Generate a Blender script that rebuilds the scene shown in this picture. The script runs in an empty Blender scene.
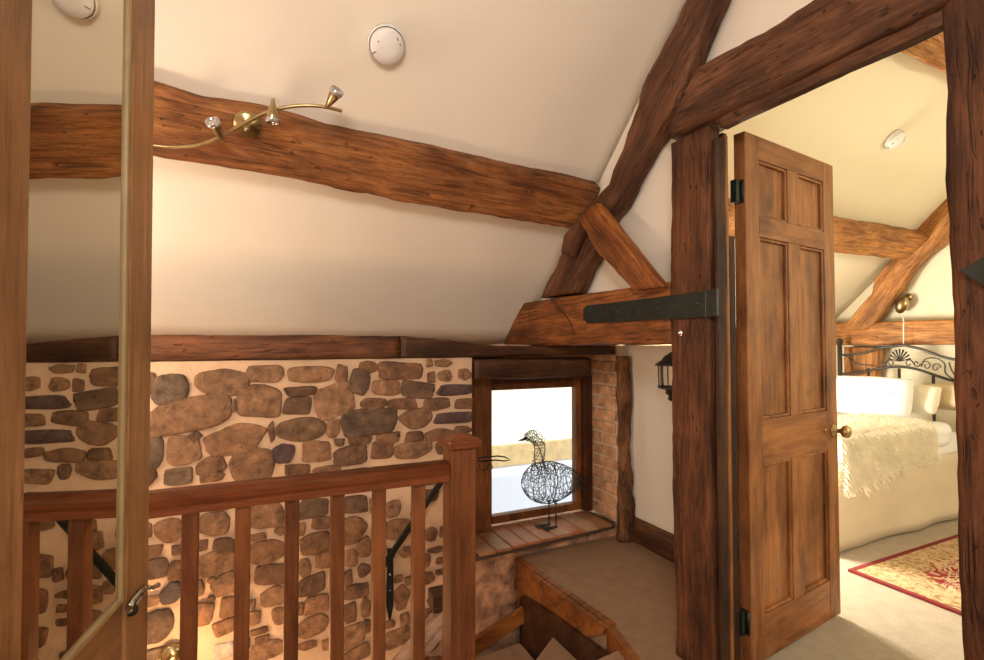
import bpy, bmesh, math, random
from mathutils import Vector, Matrix, noise
random.seed(7)
S = bpy.context.scene
COL = S.collection
R_ = math.radians
# ------------------------------------------------------------------ camera
FPX = 495.0
YAW, PIT = R_(24.9), R_(1.5)
CAM = Vector((0, 0, 1.2))
Fv = Vector((math.sin(YAW) * math.cos(PIT), math.cos(YAW) * math.cos(PIT), math.sin(PIT)))
Rv = Vector((math.cos(YAW), -math.sin(YAW), 0))
Uv = Rv.cross(Fv)
cd = bpy.data.cameras.new('camera'); cam = bpy.data.objects.new('camera', cd); COL.objects.link(cam)
cd.sensor_width = 36; cd.lens = 36 * FPX / 984; cd.clip_start = .02
cam.matrix_world = Matrix((Rv, Uv, -Fv)).transposed().to_4x4(); cam.location = CAM
S.camera = cam
def ray(x, y): return Fv + Rv * ((x - 492) / FPX) + Uv * ((330 - y) / FPX)
def onX(x, y, X): r = ray(x, y); return CAM + r * (X / r.x)
def onY(x, y, Y): r = ray(x, y); return CAM + r * (Y / r.y)
def onZ(x, y, Z): r = ray(x, y); return CAM + r * ((Z - 1.2) / r.z)
def onP(x, y, p, n):
    r = ray(x, y); return CAM + r * ((Vector(p) - CAM).dot(n) / r.dot(n))
CN = Vector((0, .97, 1)).normalized()          # ceiling slope: z = 1.2 + .97 (2.93 - Y)
def ceilp(x, y, off=0): return onP(x, y, Vector((0, 2.93, 1.2)) - CN * off, CN)
def czy(Y): return 1.2 + .97 * (2.93 - Y)

# ------------------------------------------------------------------ materials
def newmat(name):
    m = bpy.data.materials.new(name); m.use_nodes = True
    nt = m.node_tree; return m, nt, nt.nodes, nt.links, nt.nodes['Principled BSDF']
def texco(N, L, scale=(1, 1, 1), kind='Object'):
    t = N.new('ShaderNodeTexCoord'); mp = N.new('ShaderNodeMapping')
    mp.inputs['Scale'].default_value = scale; L.new(t.outputs[kind], mp.inputs['Vector']); return mp.outputs['Vector']
def noi(N, L, vec, scale, detail=6, rough=.6, dist=0):
    n = N.new('ShaderNodeTexNoise'); n.inputs['Scale'].default_value = scale; n.inputs['Detail'].default_value = detail
    n.inputs['Roughness'].default_value = rough; n.inputs['Distortion'].default_value = dist
    L.new(vec, n.inputs['Vector']); return n.outputs['Fac']
def ramp(N, L, fac, stops):
    r = N.new('ShaderNodeValToRGB'); e = r.color_ramp.elements
    while len(e) < len(stops): e.new(.5)
    for k, (p, c) in enumerate(stops): e[k].position = p; e[k].color = (*c, 1) if len(c) == 3 else c
    L.new(fac, r.inputs['Fac']); return r.outputs['Color']
def mixc(N, L, fac, a, b, mode='MIX'):
    m = N.new('ShaderNodeMix'); m.data_type = 'RGBA'; m.blend_type = mode
    for s, v in ((0, fac), (6, a), (7, b)):
        if hasattr(v, 'links'): L.new(v, m.inputs[s])
        elif isinstance(v, (int, float)): m.inputs[s].default_value = v
        else: m.inputs[s].default_value = (*v, 1)
    return m.outputs[2]
def mth(N, L, op, a, b=0):
    m = N.new('ShaderNodeMath'); m.operation = op
    for s, v in ((0, a), (1, b)):
        if hasattr(v, 'links'): L.new(v, m.inputs[s])
        else: m.inputs[s].default_value = v
    return m.outputs[0]
def bump(N, L, h, B, strength=.5, dist=.01):
    b = N.new('ShaderNodeBump'); b.inputs['Strength'].default_value = strength; b.inputs['Distance'].default_value = dist
    L.new(h, b.inputs['Height']); L.new(b.outputs['Normal'], B.inputs['Normal'])
def wood(name, light, mid, dark, axis=0, rough=.55, fine=1.0, cracks=.5, bs=.5, pits=None):
    m, nt, N, L, B = newmat(name)
    pits = cracks if pits is None else pits
    sc = [7 * fine, 7 * fine, 7 * fine]; sc[axis] = 1.3 * fine
    n1 = noi(N, L, texco(N, L, sc), 1.5, 9, .68, .6)
    sc2 = [70 * fine] * 3; sc2[axis] = 3.5 * fine
    n2 = noi(N, L, texco(N, L, sc2), 1.0, 4, .6)
    v3 = texco(N, L); n3 = noi(N, L, v3, 3.2, 5, .6)
    c = ramp(N, L, n1, [(.33, dark), (.46, mid), (.58, light), (.75, tuple(min(1, x * 1.25) for x in light))])
    c = mixc(N, L, .7 if cracks > .45 else .3, c, ramp(N, L, n2, [(.34, (.35, .32, .30)), (.5, (.95, .95, .95)), (.7, (1.2, 1.18, 1.15))]), 'MULTIPLY')
    sc6 = [150 * fine] * 3; sc6[axis] = 9 * fine
    n6 = noi(N, L, texco(N, L, sc6), 1.0, 3, .6)
    c = mixc(N, L, .6 if cracks > .45 else .3, c, ramp(N, L, n6, [(.38, (.55, .52, .50)), (.6, (1.12, 1.12, 1.1))]), 'MULTIPLY')
    c = mixc(N, L, .8, c, ramp(N, L, n3, [(.3, (.50, .46, .43)), (.5, (.95, .95, .95)), (.7, (1.25, 1.22, 1.15))]), 'MULTIPLY')
    sc4 = [22 * fine] * 3; sc4[axis] = 1.0 * fine
    n4 = noi(N, L, texco(N, L, sc4), 1.0, 3, .5, .8)
    cr = ramp(N, L, mth(N, L, 'ABSOLUTE', mth(N, L, 'SUBTRACT', n4, .5)), [(0, (1, 1, 1)), (.020, (0, 0, 0))])
    msk = ramp(N, L, noi(N, L, v3, 4.5, 2), [(.5, (0, 0, 0)), (.62, (1, 1, 1))])
    crm = mth(N, L, 'MULTIPLY', cr, msk)
    sc5 = [48 * fine] * 3; sc5[axis] = 20 * fine
    n5 = noi(N, L, texco(N, L, sc5), 1.0, 3, .7)
    pit = mth(N, L, 'MULTIPLY', ramp(N, L, n5, [(.64, (0, 0, 0)), (.70, (1, 1, 1))]), pits * 1.3)
    hole = mth(N, L, 'MAXIMUM', mth(N, L, 'MULTIPLY', crm, cracks), pit)
    c = mixc(N, L, hole, c, tuple(x * .35 for x in dark))
    L.new(c, B.inputs['Base Color']); B.inputs['Roughness'].default_value = rough; B.inputs['Specular IOR Level'].default_value = .28
    h = mth(N, L, 'SUBTRACT', mth(N, L, 'ADD', mth(N, L, 'MULTIPLY', n1, .8), mth(N, L, 'MULTIPLY', n2, .4)), mth(N, L, 'MULTIPLY', hole, 1.2))
    bump(N, L, h, B, bs, .009)
    return m
def plain(name, col, rough=.5, metal=0, var=.1, sc=8, bs=.0, bd=.003, bsc=40, **kw):
    m, nt, N, L, B = newmat(name)
    v = texco(N, L); n = noi(N, L, v, sc, 5)
    a = tuple(min(1, x * (1 + var)) for x in col); b = tuple(x * (1 - var) for x in col)
    L.new(ramp(N, L, n, [(.3, b), (.7, a)]), B.inputs['Base Color'])
    B.inputs['Roughness'].default_value = rough; B.inputs['Metallic'].default_value = metal
    if bs: bump(N, L, noi(N, L, v, bsc, 4), B, bs, bd)
    for k, val in kw.items(): B.inputs[k].default_value = val
    return m
M = {}
M['purlin'] = wood('oak_honey', (.35, .145, .048), (.23, .085, .028), (.10, .035, .013), rough=.6, bs=.9)
M['tie'] = wood('oak_orange', (.33, .122, .034), (.22, .076, .023), (.09, .030, .011), rough=.55, bs=.9)
M['oldoak'] = wood('oak_brown', (.17, .074, .036), (.105, .043, .021), (.042, .017, .009), rough=.6, bs=.9)
M['post'] = wood('oak_dark_brown', (.145, .056, .024), (.092, .034, .015), (.038, .014, .007), rough=.6, bs=.9)
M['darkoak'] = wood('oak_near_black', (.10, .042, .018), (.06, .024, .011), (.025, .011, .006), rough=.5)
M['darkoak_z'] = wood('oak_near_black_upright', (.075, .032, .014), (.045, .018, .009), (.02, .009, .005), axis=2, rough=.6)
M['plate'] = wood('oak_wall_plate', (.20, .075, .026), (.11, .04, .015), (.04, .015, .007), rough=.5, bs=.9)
M['bark'] = wood('weathered_oak', (.24, .115, .055), (.13, .058, .028), (.04, .017, .009), rough=.85, fine=1.5, cracks=.9, bs=1)
M['bedbeam'] = wood('oak_golden', (.50, .235, .08), (.36, .15, .048), (.18, .07, .024), rough=.6, bs=.9)
M['rail'] = wood('stained_pine', (.21, .062, .02), (.16, .045, .015), (.10, .028, .010), rough=.33, cracks=.15, bs=.12)
M['palewood'] = wood('pale_rail_wood', (.52, .32, .22), (.42, .24, .16), (.3, .15, .09), rough=.35, cracks=.1, bs=.1)  # one even pale tone over the whole rail
M['newel'] = wood('stained_pine_upright', (.20, .070, .024), (.15, .050, .017), (.095, .030, .011), axis=2, rough=.38, cracks=.15, bs=.12)
M['door_z'] = wood('old_pine_upright', (.35, .148, .050), (.24, .093, .032), (.125, .046, .018), axis=2, rough=.42, cracks=.35, bs=.2)
M['door_x'] = wood('old_pine_crosswise', (.34, .142, .048), (.235, .09, .031), (.125, .046, .018), axis=0, rough=.42, cracks=.35, bs=.2)
M['mirwood'] = wood('waxed_pine_upright', (.46, .25, .11), (.36, .185, .078), (.22, .105, .044), axis=2, rough=.45, cracks=.3, bs=.2)
M['mirwood_y'] = wood('waxed_pine_crosswise', (.46, .25, .11), (.36, .185, .078), (.22, .105, .044), axis=1, rough=.45, cracks=.3, bs=.2)
M['bead'] = plain('pale_beading', (.40, .29, .14), .35, var=.15, sc=14)
M['board'] = wood('stained_board', (.34, .13, .035), (.23, .08, .023), (.1, .034, .012), axis=0, rough=.4, cracks=.4, bs=.2)
M['winframe'] = wood('window_oak', (.30, .11, .035), (.2, .07, .024), (.1, .034, .012), axis=2, rough=.45, cracks=.3, bs=.2)
M['plaster'] = plain('plaster_offwhite', (.80, .745, .66), .85, var=.025, sc=2.2, bs=.25, bd=.01, bsc=5)
M['plaster_bed'] = plain('plaster_cream', (.77, .71, .55), .85, var=.02, sc=2.2, bs=.2, bd=.01, bsc=5)
M['iron'] = plain('blackened_iron', (.016, .02, .017), .42, .35, var=.4, sc=30, bs=.4, bd=.002, bsc=60)
M['wire'] = plain('grey_wire', (.06, .055, .05), .5, .6, var=.4, sc=40)
M['brass'] = plain('antique_brass', (.42, .33, .17), .28, 1, var=.2, sc=20)
M['chrome'] = plain('worn_chrome', (.62, .62, .6), .22, 1, var=.1)
M['white'] = plain('white_plastic', (.80, .80, .80), .4, var=.02)
M['grey'] = plain('grey_print', (.25, .25, .25), .5)
M['glassw'] = plain('lamp_glass', (.55, .56, .58), .12, .8, var=.05)
M['linen'] = plain('white_cotton', (.86, .86, .86), .8, var=.02, bs=.5, bd=.01, bsc=9)
M['linen2'] = plain('cream_cotton', (.80, .75, .62), .8, var=.03, bs=.5, bd=.01, bsc=9)
M['fawn'] = plain('fawn_cotton', (.55, .45, .29), .85, var=.06, bs=.5, bd=.01, bsc=12)
M['valance'] = plain('beige_valance', (.66, .56, .42), .85, var=.03, bs=.3, bd=.01, bsc=6)
M['fur'] = plain('cream_fur', (.93, .88, .74), .9, var=.08, sc=14, bs=.7, bd=.01, bsc=50)
M['stitch'] = plain('grey_stitching', (.45, .48, .58), .8)
M['bedmetal'] = plain('pewter_metal', (.05, .045, .04), .45, .4)
M['terr'] = plain('terracotta', (.36, .19, .10), .6, var=.35, sc=12, bs=.5, bd=.004, bsc=50)
M['grout'] = plain('dark_grout', (.09, .055, .035), .9)
M['brass_soft'] = plain('brass_knob', (.45, .33, .16), .35, .9)
def carpet(name, a, b):
    m, nt, N, L, B = newmat(name)
    v = texco(N, L); n = noi(N, L, v, 160, 3, .7); n2 = noi(N, L, v, 14, 5, .65)
    c = mixc(N, L, .5, ramp(N, L, n, [(.3, a), (.7, b)]), ramp(N, L, n2, [(.3, a), (.7, b)]))
    L.new(c, B.inputs['Base Color']); B.inputs['Roughness'].default_value = .95
    bump(N, L, n, B, .8, .006); return m
M['carpet'] = carpet('carpet_fawn', (.235, .135, .073), (.39, .24, .145))
M['carpet_bed'] = carpet('carpet_beige', (.32, .265, .20), (.46, .39, .31))
# stone and mortar
def stonemat():
    m, nt, N, L, B = newmat('field_stone')
    v = texco(N, L); at = N.new('ShaderNodeAttribute'); at.attribute_name = 'tone'
    n1 = noi(N, L, v, 22, 8, .7); n2 = noi(N, L, v, 7, 4)
    c = mixc(N, L, 1, at.outputs['Color'], ramp(N, L, n1, [(.30, (.30, .28, .27)), (.47, (.85, .85, .85)), (.58, (1.1, 1.1, 1.1)), (.72, (1.7, 1.65, 1.6))]), 'MULTIPLY')
    c = mixc(N, L, .6, c, ramp(N, L, n2, [(.35, (.65, .63, .62)), (.65, (1.2, 1.15, 1.1))]), 'MULTIPLY')
    L.new(c, B.inputs['Base Color']); B.inputs['Roughness'].default_value = .82
    bump(N, L, n1, B, 1.0, .022); return m
M['stone'] = stonemat()
M['mortar'] = plain('lime_mortar', (.66, .455, .30), .9, var=.1, sc=6, bs=.9, bd=.008, bsc=38)
M['mortar2'] = plain('rough_lime', (.46, .26, .155), .9, var=.75, sc=11, bs=1, bd=.012, bsc=30)
# glass
def glassmat():
    m, nt, N, L, B = newmat('window_glass')
    N.remove(B); out = [n for n in N if n.type == 'OUTPUT_MATERIAL'][0]
    t = N.new('ShaderNodeBsdfTransparent'); g = N.new('ShaderNodeBsdfGlossy'); g.inputs['Roughness'].default_value = .02
    f = N.new('ShaderNodeFresnel'); f.inputs['IOR'].default_value = 1.35; mx = N.new('ShaderNodeMixShader')
    L.new(f.outputs[0], mx.inputs[0]); L.new(t.outputs[0], mx.inputs[1]); L.new(g.outputs[0], mx.inputs[2]); L.new(mx.outputs[0], out.inputs['Surface']); return m
M['glass'] = glassmat()
def mirrormat():
    m, nt, N, L, B = newmat('mirror_silver')
    B.inputs['Metallic'].default_value = 1; B.inputs['Roughness'].default_value = .012
    B.inputs['Base Color'].default_value = (.66, .63, .52, 1); return m
M['mirror'] = mirrormat()

# ------------------------------------------------------------------ mesh helpers
def tag(o, label=None, cat=None, group=None, kind=None):
    if label: o['label'] = label
    if cat: o['category'] = cat
    if group: o['group'] = group
    if kind: o['kind'] = kind
    return o
def link(name, me, mats, parent=None, smooth=False):
    o = bpy.data.objects.new(name, me); COL.objects.link(o)
    for m in (mats if isinstance(mats, (list, tuple)) else [mats]): me.materials.append(m)
    if smooth:
        for p in me.polygons: p.use_smooth = True
    if parent: o.parent = parent
    return o
def obj(name, bm, mats, parent=None, smooth=False, mw=None):
    me = bpy.data.meshes.new(name); bmesh.ops.recalc_face_normals(bm, faces=bm.faces)
    bm.to_mesh(me); bm.free()
    o = link(name, me, mats, parent, smooth)
    if mw is not None: o.matrix_world = mw
    return o
def empty(name, loc=(0, 0, 0), rz=0):
    o = bpy.data.objects.new(name, None); COL.objects.link(o); o.location = loc; o.rotation_euler = (0, 0, rz)
    o.empty_display_size = .1; return o
def BM(): return bmesh.new()
def box(bm, lo, hi, bev=0, mat=0, mx=None):
    lo, hi = Vector(lo), Vector(hi)
    r = bmesh.ops.create_cube(bm, size=1)
    vs = r['verts']; c = (lo + hi) / 2; d = hi - lo
    for v in vs: v.co = Vector((v.co.x * d.x, v.co.y * d.y, v.co.z * d.z)) + c
    fs = list({f for v in vs for f in v.link_faces})
    if bev:
        es = list({e for v in vs for e in v.link_edges})
        g = bmesh.ops.bevel(bm, geom=es, offset=min(bev, min(d) * .45), segments=2, profile=.5, affect='EDGES')
        vs = list({v for f in g['faces'] for v in f.verts} | {v for v in vs if v.is_valid})
        fs = list({f for v in vs for f in v.link_faces})
    for f in fs: f.material_index = mat
    if mx is not None:
        for v in vs: v.co = mx @ v.co
    return vs
def tube(bm, pts, r, n=8, mat=0, cap=True, closed=False):
    pts = [Vector(p) for p in pts]; rs = r if isinstance(r, (list, tuple)) else [r] * len(pts)
    rings = []; prev = None; K = len(pts)
    for i, p in enumerate(pts):
        if closed: t = pts[(i + 1) % K] - pts[i - 1]
        else: t = pts[min(i + 1, K - 1)] - pts[max(i - 1, 0)]
        t.normalize()
        if prev is None:
            a = t.orthogonal().normalized()
        else:
            a = prev - t * prev.dot(t)
            a = a.normalized() if a.length > 1e-6 else t.orthogonal().normalized()
        prev = a; b = t.cross(a)
        rings.append([bm.verts.new(p + (a * math.cos(2 * math.pi * k / n) + b * math.sin(2 * math.pi * k / n)) * rs[i]) for k in range(n)])
    m = K if closed else K - 1
    for i in range(m):
        A, B = rings[i], rings[(i + 1) % K]
        for k in range(n):
            f = bm.faces.new((A[k], A[(k + 1) % n], B[(k + 1) % n], B[k])); f.material_index = mat; f.smooth = True
    if cap and not closed:
        for rg in (rings[0], rings[-1]):
            if rs[0] > 1e-5: 
                try: f = bm.faces.new(rg); f.material_index = mat
                except ValueError: pass
def lathe(bm, prof, n=24, mx=Matrix(), mat=0):
    rings = []
    for r, z in prof:
        if r < 1e-5: rings.append([bm.verts.new(mx @ Vector((0, 0, z)))])
        else: rings.append([bm.verts.new(mx @ Vector((r * math.cos(2 * math.pi * k / n), r * math.sin(2 * math.pi * k / n), z))) for k in range(n)])
    for A, B in zip(rings, rings[1:]):
        for k in range(n):
            q = [A[k % len(A)], A[(k + 1) % len(A)], B[(k + 1) % len(B)], B[k % len(B)]]
            q2 = []
            for v in q:
                if v not in q2: q2.append(v)
            if len(q2) >= 3:
                f = bm.faces.new(q2); f.material_index = mat; f.smooth = True
def frame_z(d, loc=(0, 0, 0)):
    d = Vector(d).normalized(); a = d.orthogonal().normalized(); b = d.cross(a)
    m = Matrix((a, b, d)).transposed().to_4x4(); m.translation = Vector(loc); return m
def fbm(p, s, seed=0):
    p = Vector(p) * s + Vector((seed * 7.3, seed * 3.1, -seed * 5.7))
    return noise.noise(p) + .5 * noise.noise(p * 2.1) + .25 * noise.noise(p * 4.3)
def timber(name, pairs, depth, mat, rough=.006, seg=.035, out=None, sq=7, seed=None, parent=None, caprough=True, depth_vec=None, n=28):
    """pairs: (A,B) points on the visible face, station by station. The body goes back from it by depth."""
    seed = random.random() * 50 if seed is None else seed
    pairs = [(Vector(a), Vector(b)) for a, b in pairs]
    c0 = (pairs[0][0] + pairs[0][1]) / 2; c1 = (pairs[-1][0] + pairs[-1][1]) / 2
    ex = (c1 - c0).normalized()
    dv = Vector(depth_vec) if depth_vec is not None else None
    if dv is None:
        w = (pairs[0][1] - pairs[0][0]).normalized(); dv = ex.cross(w)
        if dv.dot(c0 - CAM) < 0: dv = -dv
    dv = (dv - ex * dv.dot(ex)).normalized()
    ey = dv.cross(ex).normalized()
    mw = Matrix((ex, ey, dv)).transposed().to_4x4(); mw.translation = c0
    inv = mw.inverted()
    st = []
    for (a, b), (a2, b2) in zip(pairs, pairs[1:]):
        k = max(1, round(((a2 + b2) / 2 - (a + b) / 2).length / seg))
        for i in range(k): t = i / k; st.append((a.lerp(a2, t), b.lerp(b2, t)))
    st.append(pairs[-1])
    bm = BM(); rings = []
    for a, b in st:
        a, b = inv @ a, inv @ b; c = (a + b) / 2; h = (b - a) / 2
        D = Vector((0, 0, depth / 2)); ring = []
        for k in range(n):
            t = 2 * math.pi * (k + .5) / n; ct, stt = math.cos(t), math.sin(t)
            u = math.copysign(abs(ct) ** (2 / sq), ct); v = math.copysign(abs(stt) ** (2 / sq), stt)
            p = c + D + h * u + D * v
            nv = (h.normalized() * u + Vector((0, 0, 1)) * v).normalized()
            d = fbm(p, 5, seed) * rough * 1.2 + fbm(p, 17, seed + 1) * rough * .5 + fbm(Vector((p.x * 3, p.y * 22, p.z * 22)), 1, seed + 3) * rough * .5
            ring.append(bm.verts.new(p + nv * d))
        rings.append(ring)
    for A, B in zip(rings, rings[1:]):
        for k in range(n):
            f = bm.faces.new((A[k], A[(k + 1) % n], B[(k + 1) % n], B[k])); f.smooth = True
    for rg in (rings[0], rings[-1]):
        c = bm.verts.new(sum((v.co for v in rg), Vector()) / n)
        for k in range(n): bm.faces.new((rg[k], rg[(k + 1) % n], c))
    return obj(name, bm, mat, parent, mw=mw)
def slab(bm, pts, dvec, mat=0):
    """prism from a polygon"""
    a = [bm.verts.new(Vector(p)) for p in pts]; b = [bm.verts.new(Vector(p) + Vector(dvec)) for p in pts]
    n = len(pts); fs = [bm.faces.new(a), bm.faces.new(b[::-1])]
    for i in range(n): fs.append(bm.faces.new((a[i], b[i], b[(i + 1) % n], a[(i + 1) % n])))
    for f in fs: f.material_index = mat
def struct(name, bm, mat, **k):
    o = obj(name, bm, mat, **k); o['kind'] = 'structure'; return o

# ================================================================== SETTING
XT = 1.46      # face of the roof truss and the door posts
YW = 2.45      # face of the stone eave wall
YB = 2.78      # bedroom eave wall
XG = 4.66      # bedroom gable wall
XL = -1.9; YR = -1.75
# floors (thick slabs)
bm = BM()
slab(bm, [(XL, YR, -.14), (XT + .2, YR, -.14), (XT + .2, 1.5, -.14), (2.08, 1.5, -.14), (2.08, 2.56, -.14), (1.30, 2.56, -.14), (1.33, 1.72, -.14), (1.27, 1.40, -.14), (1.0, 1.34, -.14), (XL, 1.34, -.14)], (0, 0, .14))
struct('floor_landing', bm, M['carpet'])
bm = BM(); slab(bm, [(XT + .2, YR, -.14), (XG, YR, -.14), (XG, YB, -.14), (2.08, YB, -.14), (2.08, 1.5, -.14), (XT + .2, 1.5, -.14)], (0, 0, .14))
struct('floor_bedroom', bm, M['carpet_bed'])
bm = BM(); slab(bm, [(XL, 1.2, -2.45), (2.1, 1.2, -2.45), (2.1, 2.9, -2.45), (XL, 2.9, -2.45)], (0, 0, .1))
struct('floor_hall', bm, M['carpet'])
# wall below the landing edge and stairwell ends
bm = BM(); slab(bm, [(XL, 1.24, -2.36), (2.0, 1.24, -2.36), (2.0, 1.24, -.141), (XL, 1.24, -.141)], (0, .08, 0)); struct('wall_stairwell_south', bm, M['plaster'])
bm = BM(); slab(bm, [(2.0, 1.24, -2.36), (2.0, 2.6, -2.36), (2.0, 2.6, -.141), (2.0, 1.24, -.141)], (.08, 0, 0)); struct('wall_stairwell_east', bm, M['plaster'])
# left gable
bm = BM(); slab(bm, [(XL, YR, -2.45), (XL, 2.95, -2.45), (XL, 2.95, 1.2), (XL, .6, 3.46), (XL, YR, 1.2)], (-.12, 0, 0)); struct('wall_west', bm, M['plaster'])
# ceiling: two slopes meeting at the ridge
def slope(name, x0, x1, y0, y1, mat, sgn=1):
    bm = BM(); nx = int((x1 - x0) / .12); ny = int(abs(y1 - y0) / .12); g = []
    for i in range(nx + 1):
        row = []
        for j in range(ny + 1):
            X = x0 + (x1 - x0) * i / nx; Y = y0 + (y1 - y0) * j / ny
            z = czy(Y) if sgn > 0 else 1.2 + .97 * (Y - (-1.73))
            row.append(bm.verts.new(Vector((X, Y, z)) + (CN if sgn > 0 else Vector((0, -.97, 1)).normalized()) * (.012 * fbm((X, Y, 0), 1.3, 4) + .004)))
        g.append(row)
    for i in range(nx):
        for j in range(ny): f = bm.faces.new((g[i][j], g[i + 1][j], g[i + 1][j + 1], g[i][j + 1])); f.smooth = True
    o = struct(name, bm, mat)
    md = o.modifiers.new('thick', 'SOLIDIFY'); md.thickness = .08; md.offset = -1 if o.data.polygons[0].normal.z < 0 else 1
    for v in o.data.vertices[:1]: pass
    return o
slope('ceiling_landing', XL, 1.62, 2.96, .6, M['plaster'])
slope('ceiling_bedroom', 1.62, XG + .05, 2.96, .6, M['plaster_bed'])
slope('ceiling_landing_south', XL, 1.62, -1.75, .6, M['plaster'], -1)
slope('ceiling_bedroom_south', 1.62, XG + .05, -1.75, .6, M['plaster_bed'], -1)
bm = BM(); slab(bm, [(XL, YR, 0), (XG, YR, 0), (XG, YR, 1.3), (XL, YR, 1.3)], (0, -.12, 0)); struct('wall_south', bm, M['plaster'])
# gable infill behind the truss (above the tie beam) and beside / above the door
bm = BM()
slab(bm, [(1.565, 2.92, 1.2), (1.565, 1.41, 1.2), (1.565, 1.41, 2.05), (1.565, .50, 2.05), (1.565, .50, 0), (1.565, YR, 0), (1.565, YR, 1.2), (1.565, .6, 3.44)], (.06, 0, 0))
struct('wall_partition', bm, [M['plaster']])
bm = BM(); slab(bm, [(1.52, 1.465, 0.0), (2.06, 1.465, 0.0), (2.06, 1.465, 1.2), (1.52, 1.465, 1.2)], (0, -.04, 0)); struct('wall_return', bm, M['plaster'])
# the low white wall by the window
bm = BM()
slab(bm, [(2.06, 1.42, 0), (2.06, 2.75, 0), (2.06, 2.75, 1.185), (2.06, 1.42, 1.185)], (.08, 0, 0))
slab(bm, [(1.665, 1.42, 1.205), (2.14, 1.42, 1.205), (2.14, 2.9, 1.205), (1.665, 2.9, 1.205)], (0, 0, .06))
struct('wall_east', bm, [M['plaster']])
# bedroom gable and eave walls
bm = BM(); slab(bm, [(XG, YR, 0), (XG, 2.95, 0), (XG, 2.95, 1.2), (XG, .6, 3.46), (XG, YR, 1.2)], (.12, 0, 0)); struct('wall_bedroom_gable', bm, M['plaster_bed'])
bm = BM()
BX0, BX1, BZ0, BZ1 = 2.2, 2.85, .42, 1.12
for a in ([(2.14, YB, 0), (BX0, YB, 0), (BX0, YB, 1.36), (2.14, YB, 1.36)], [(BX1, YB, 0), (XG, YB, 0), (XG, YB, 1.36), (BX1, YB, 1.36)],
          [(BX0, YB, 0), (BX1, YB, 0), (BX1, YB, BZ0), (BX0, YB, BZ0)], [(BX0, YB, BZ1), (BX1, YB, BZ1), (BX1, YB, 1.36), (BX0, YB, 1.36)]):
    slab(bm, a, (0, .16, 0))
struct('wall_bedroom_eave', bm, M['plaster_bed'])
# bedroom window in that wall
w2 = empty('window_2', ((BX0 + BX1) / 2, YB + .1, BZ0)); w2['kind'] = 'structure'
bm = BM(); W = (BX1 - BX0) / 2
box(bm, (-W, -.02, 0), (-W + .05, .03, BZ1 - BZ0), .004); box(bm, (W - .05, -.02, 0), (W, .03, BZ1 - BZ0), .004)
box(bm, (-W + .05, -.02, 0), (W - .05, .03, .05), .004); box(bm, (-W + .05, -.02, BZ1 - BZ0 - .05), (W - .05, .03, BZ1 - BZ0), .004)
obj('window_frame', bm, M['winframe'], w2)
bm = BM(); box(bm, (-W + .05, 0, .05), (W - .05, .006, BZ1 - BZ0 - .05)); obj('window_pane', bm, M['glass'], w2)

# ---------------- stone wall
STONES = []
def crop(ox, oy, s, rows):
    for r in rows:
        cx, cy, w, h = r[:4]; a = r[4] if len(r) > 4 else random.uniform(-4, 4); t = r[5] if len(r) > 5 else None
        STONES.append((ox + cx / s, oy + cy / s, w / s, h / s, a, t))
crop(140, 350, 4.4, [(135,170,150,120,0,'g'),(360,145,225,110,0),(550,105,155,70,0),(530,230,180,140,0),(415,240,22,60,0,'d'),(200,290,390,140,-8),(415,390,260,130,-5),(580,360,32,85),(245,380,60,40,-10),(190,435,140,120),(315,515,120,85),(490,500,185,150),(630,455,90,75,0,'p'),(175,555,120,70,5,'g'),(310,560,110,36),(70,450,60,130,0,'g'),(40,150,56,90),(35,375,30,35),(42,550,60,90),
 (540,545,10,10)])
crop(300, 350, 4.4, [(48,105,185,65,0),(0,180,135,42,0),(-5,248,125,75,0),(10,350,200,95,0,'d'),(-15,525,105,45,0),(182,100,50,75),(300,75,75,50,20),(445,88,175,75,2),(570,60,28,35),(630,58,70,30,0,'r'),(580,120,36,45),(640,115,60,50),(725,110,55,50,0,'r'),(260,145,85,115,15,'d'),(380,165,120,62,3,'r'),(520,175,130,65,8,'d'),(680,175,150,44,0,'p'),(150,225,160,145,-10,'r'),(322,235,115,50,2),(455,238,120,50),(603,237,105,50),(722,237,75,42),(308,318,228,112,-5,'d'),(515,302,135,80,-5),(678,300,155,46,0,'p'),(147,345,55,75),(78,445,115,80),(172,405,46,30,0,'d'),(268,397,100,32),(390,385,95,50,-4),(503,380,75,38),(615,370,120,48,-5),(720,350,70,28),(228,462,140,75),(360,440,85,65),(498,440,165,65,-2),(618,430,38,50),(700,440,95,50),(120,525,110,28),
 (250,545,120,50),(400,550,120,50),(560,560,130,60),(700,520,90,60),(700,600,90,60),(30,590,100,50),(560,640,90,50)])
crop(140, 500, 4.125, [(120,125,110,88),(25,125,45,60),(305,100,120,90,0,'r'),(45,210,90,50),(155,205,50,40),(65,285,95,75,0,'d'),(148,290,60,70),(262,185,36,42),(345,185,90,52),(315,260,155,90,-10,'r'),(248,362,34,56),(295,330,38,24),(352,348,100,85,-20),(130,385,88,78,0,'k'),(45,415,70,38,0,'r'),(70,520,130,115,0,'d'),(262,465,85,88),(360,440,70,80),(295,405,32,22),(345,525,100,56,-10),(525,70,138,105),(488,152,62,26),(577,125,46,34),(520,215,148,86,-8),(545,305,125,84),(555,395,105,70),(468,490,52,56),(575,475,56,66),(490,540,66,26),(462,430,26,36),(525,620,138,66,-8,'r'),(505,577,54,34),(345,625,88,66,0,'w'),(80,630,150,44,-5,'g'),(620,560,36,96),(425,330,56,70),(425,420,46,60),(425,230,56,80),(205,420,50,90),(200,300,50,70),(200,160,60,80),(200,520,56,70),(205,610,50,70),(420,510,50,60),(420,100,50,90),(425,600,50,50),
 (60,20,110,50),(200,30,80,50),(330,20,110,40),(440,20,60,50)])
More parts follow.
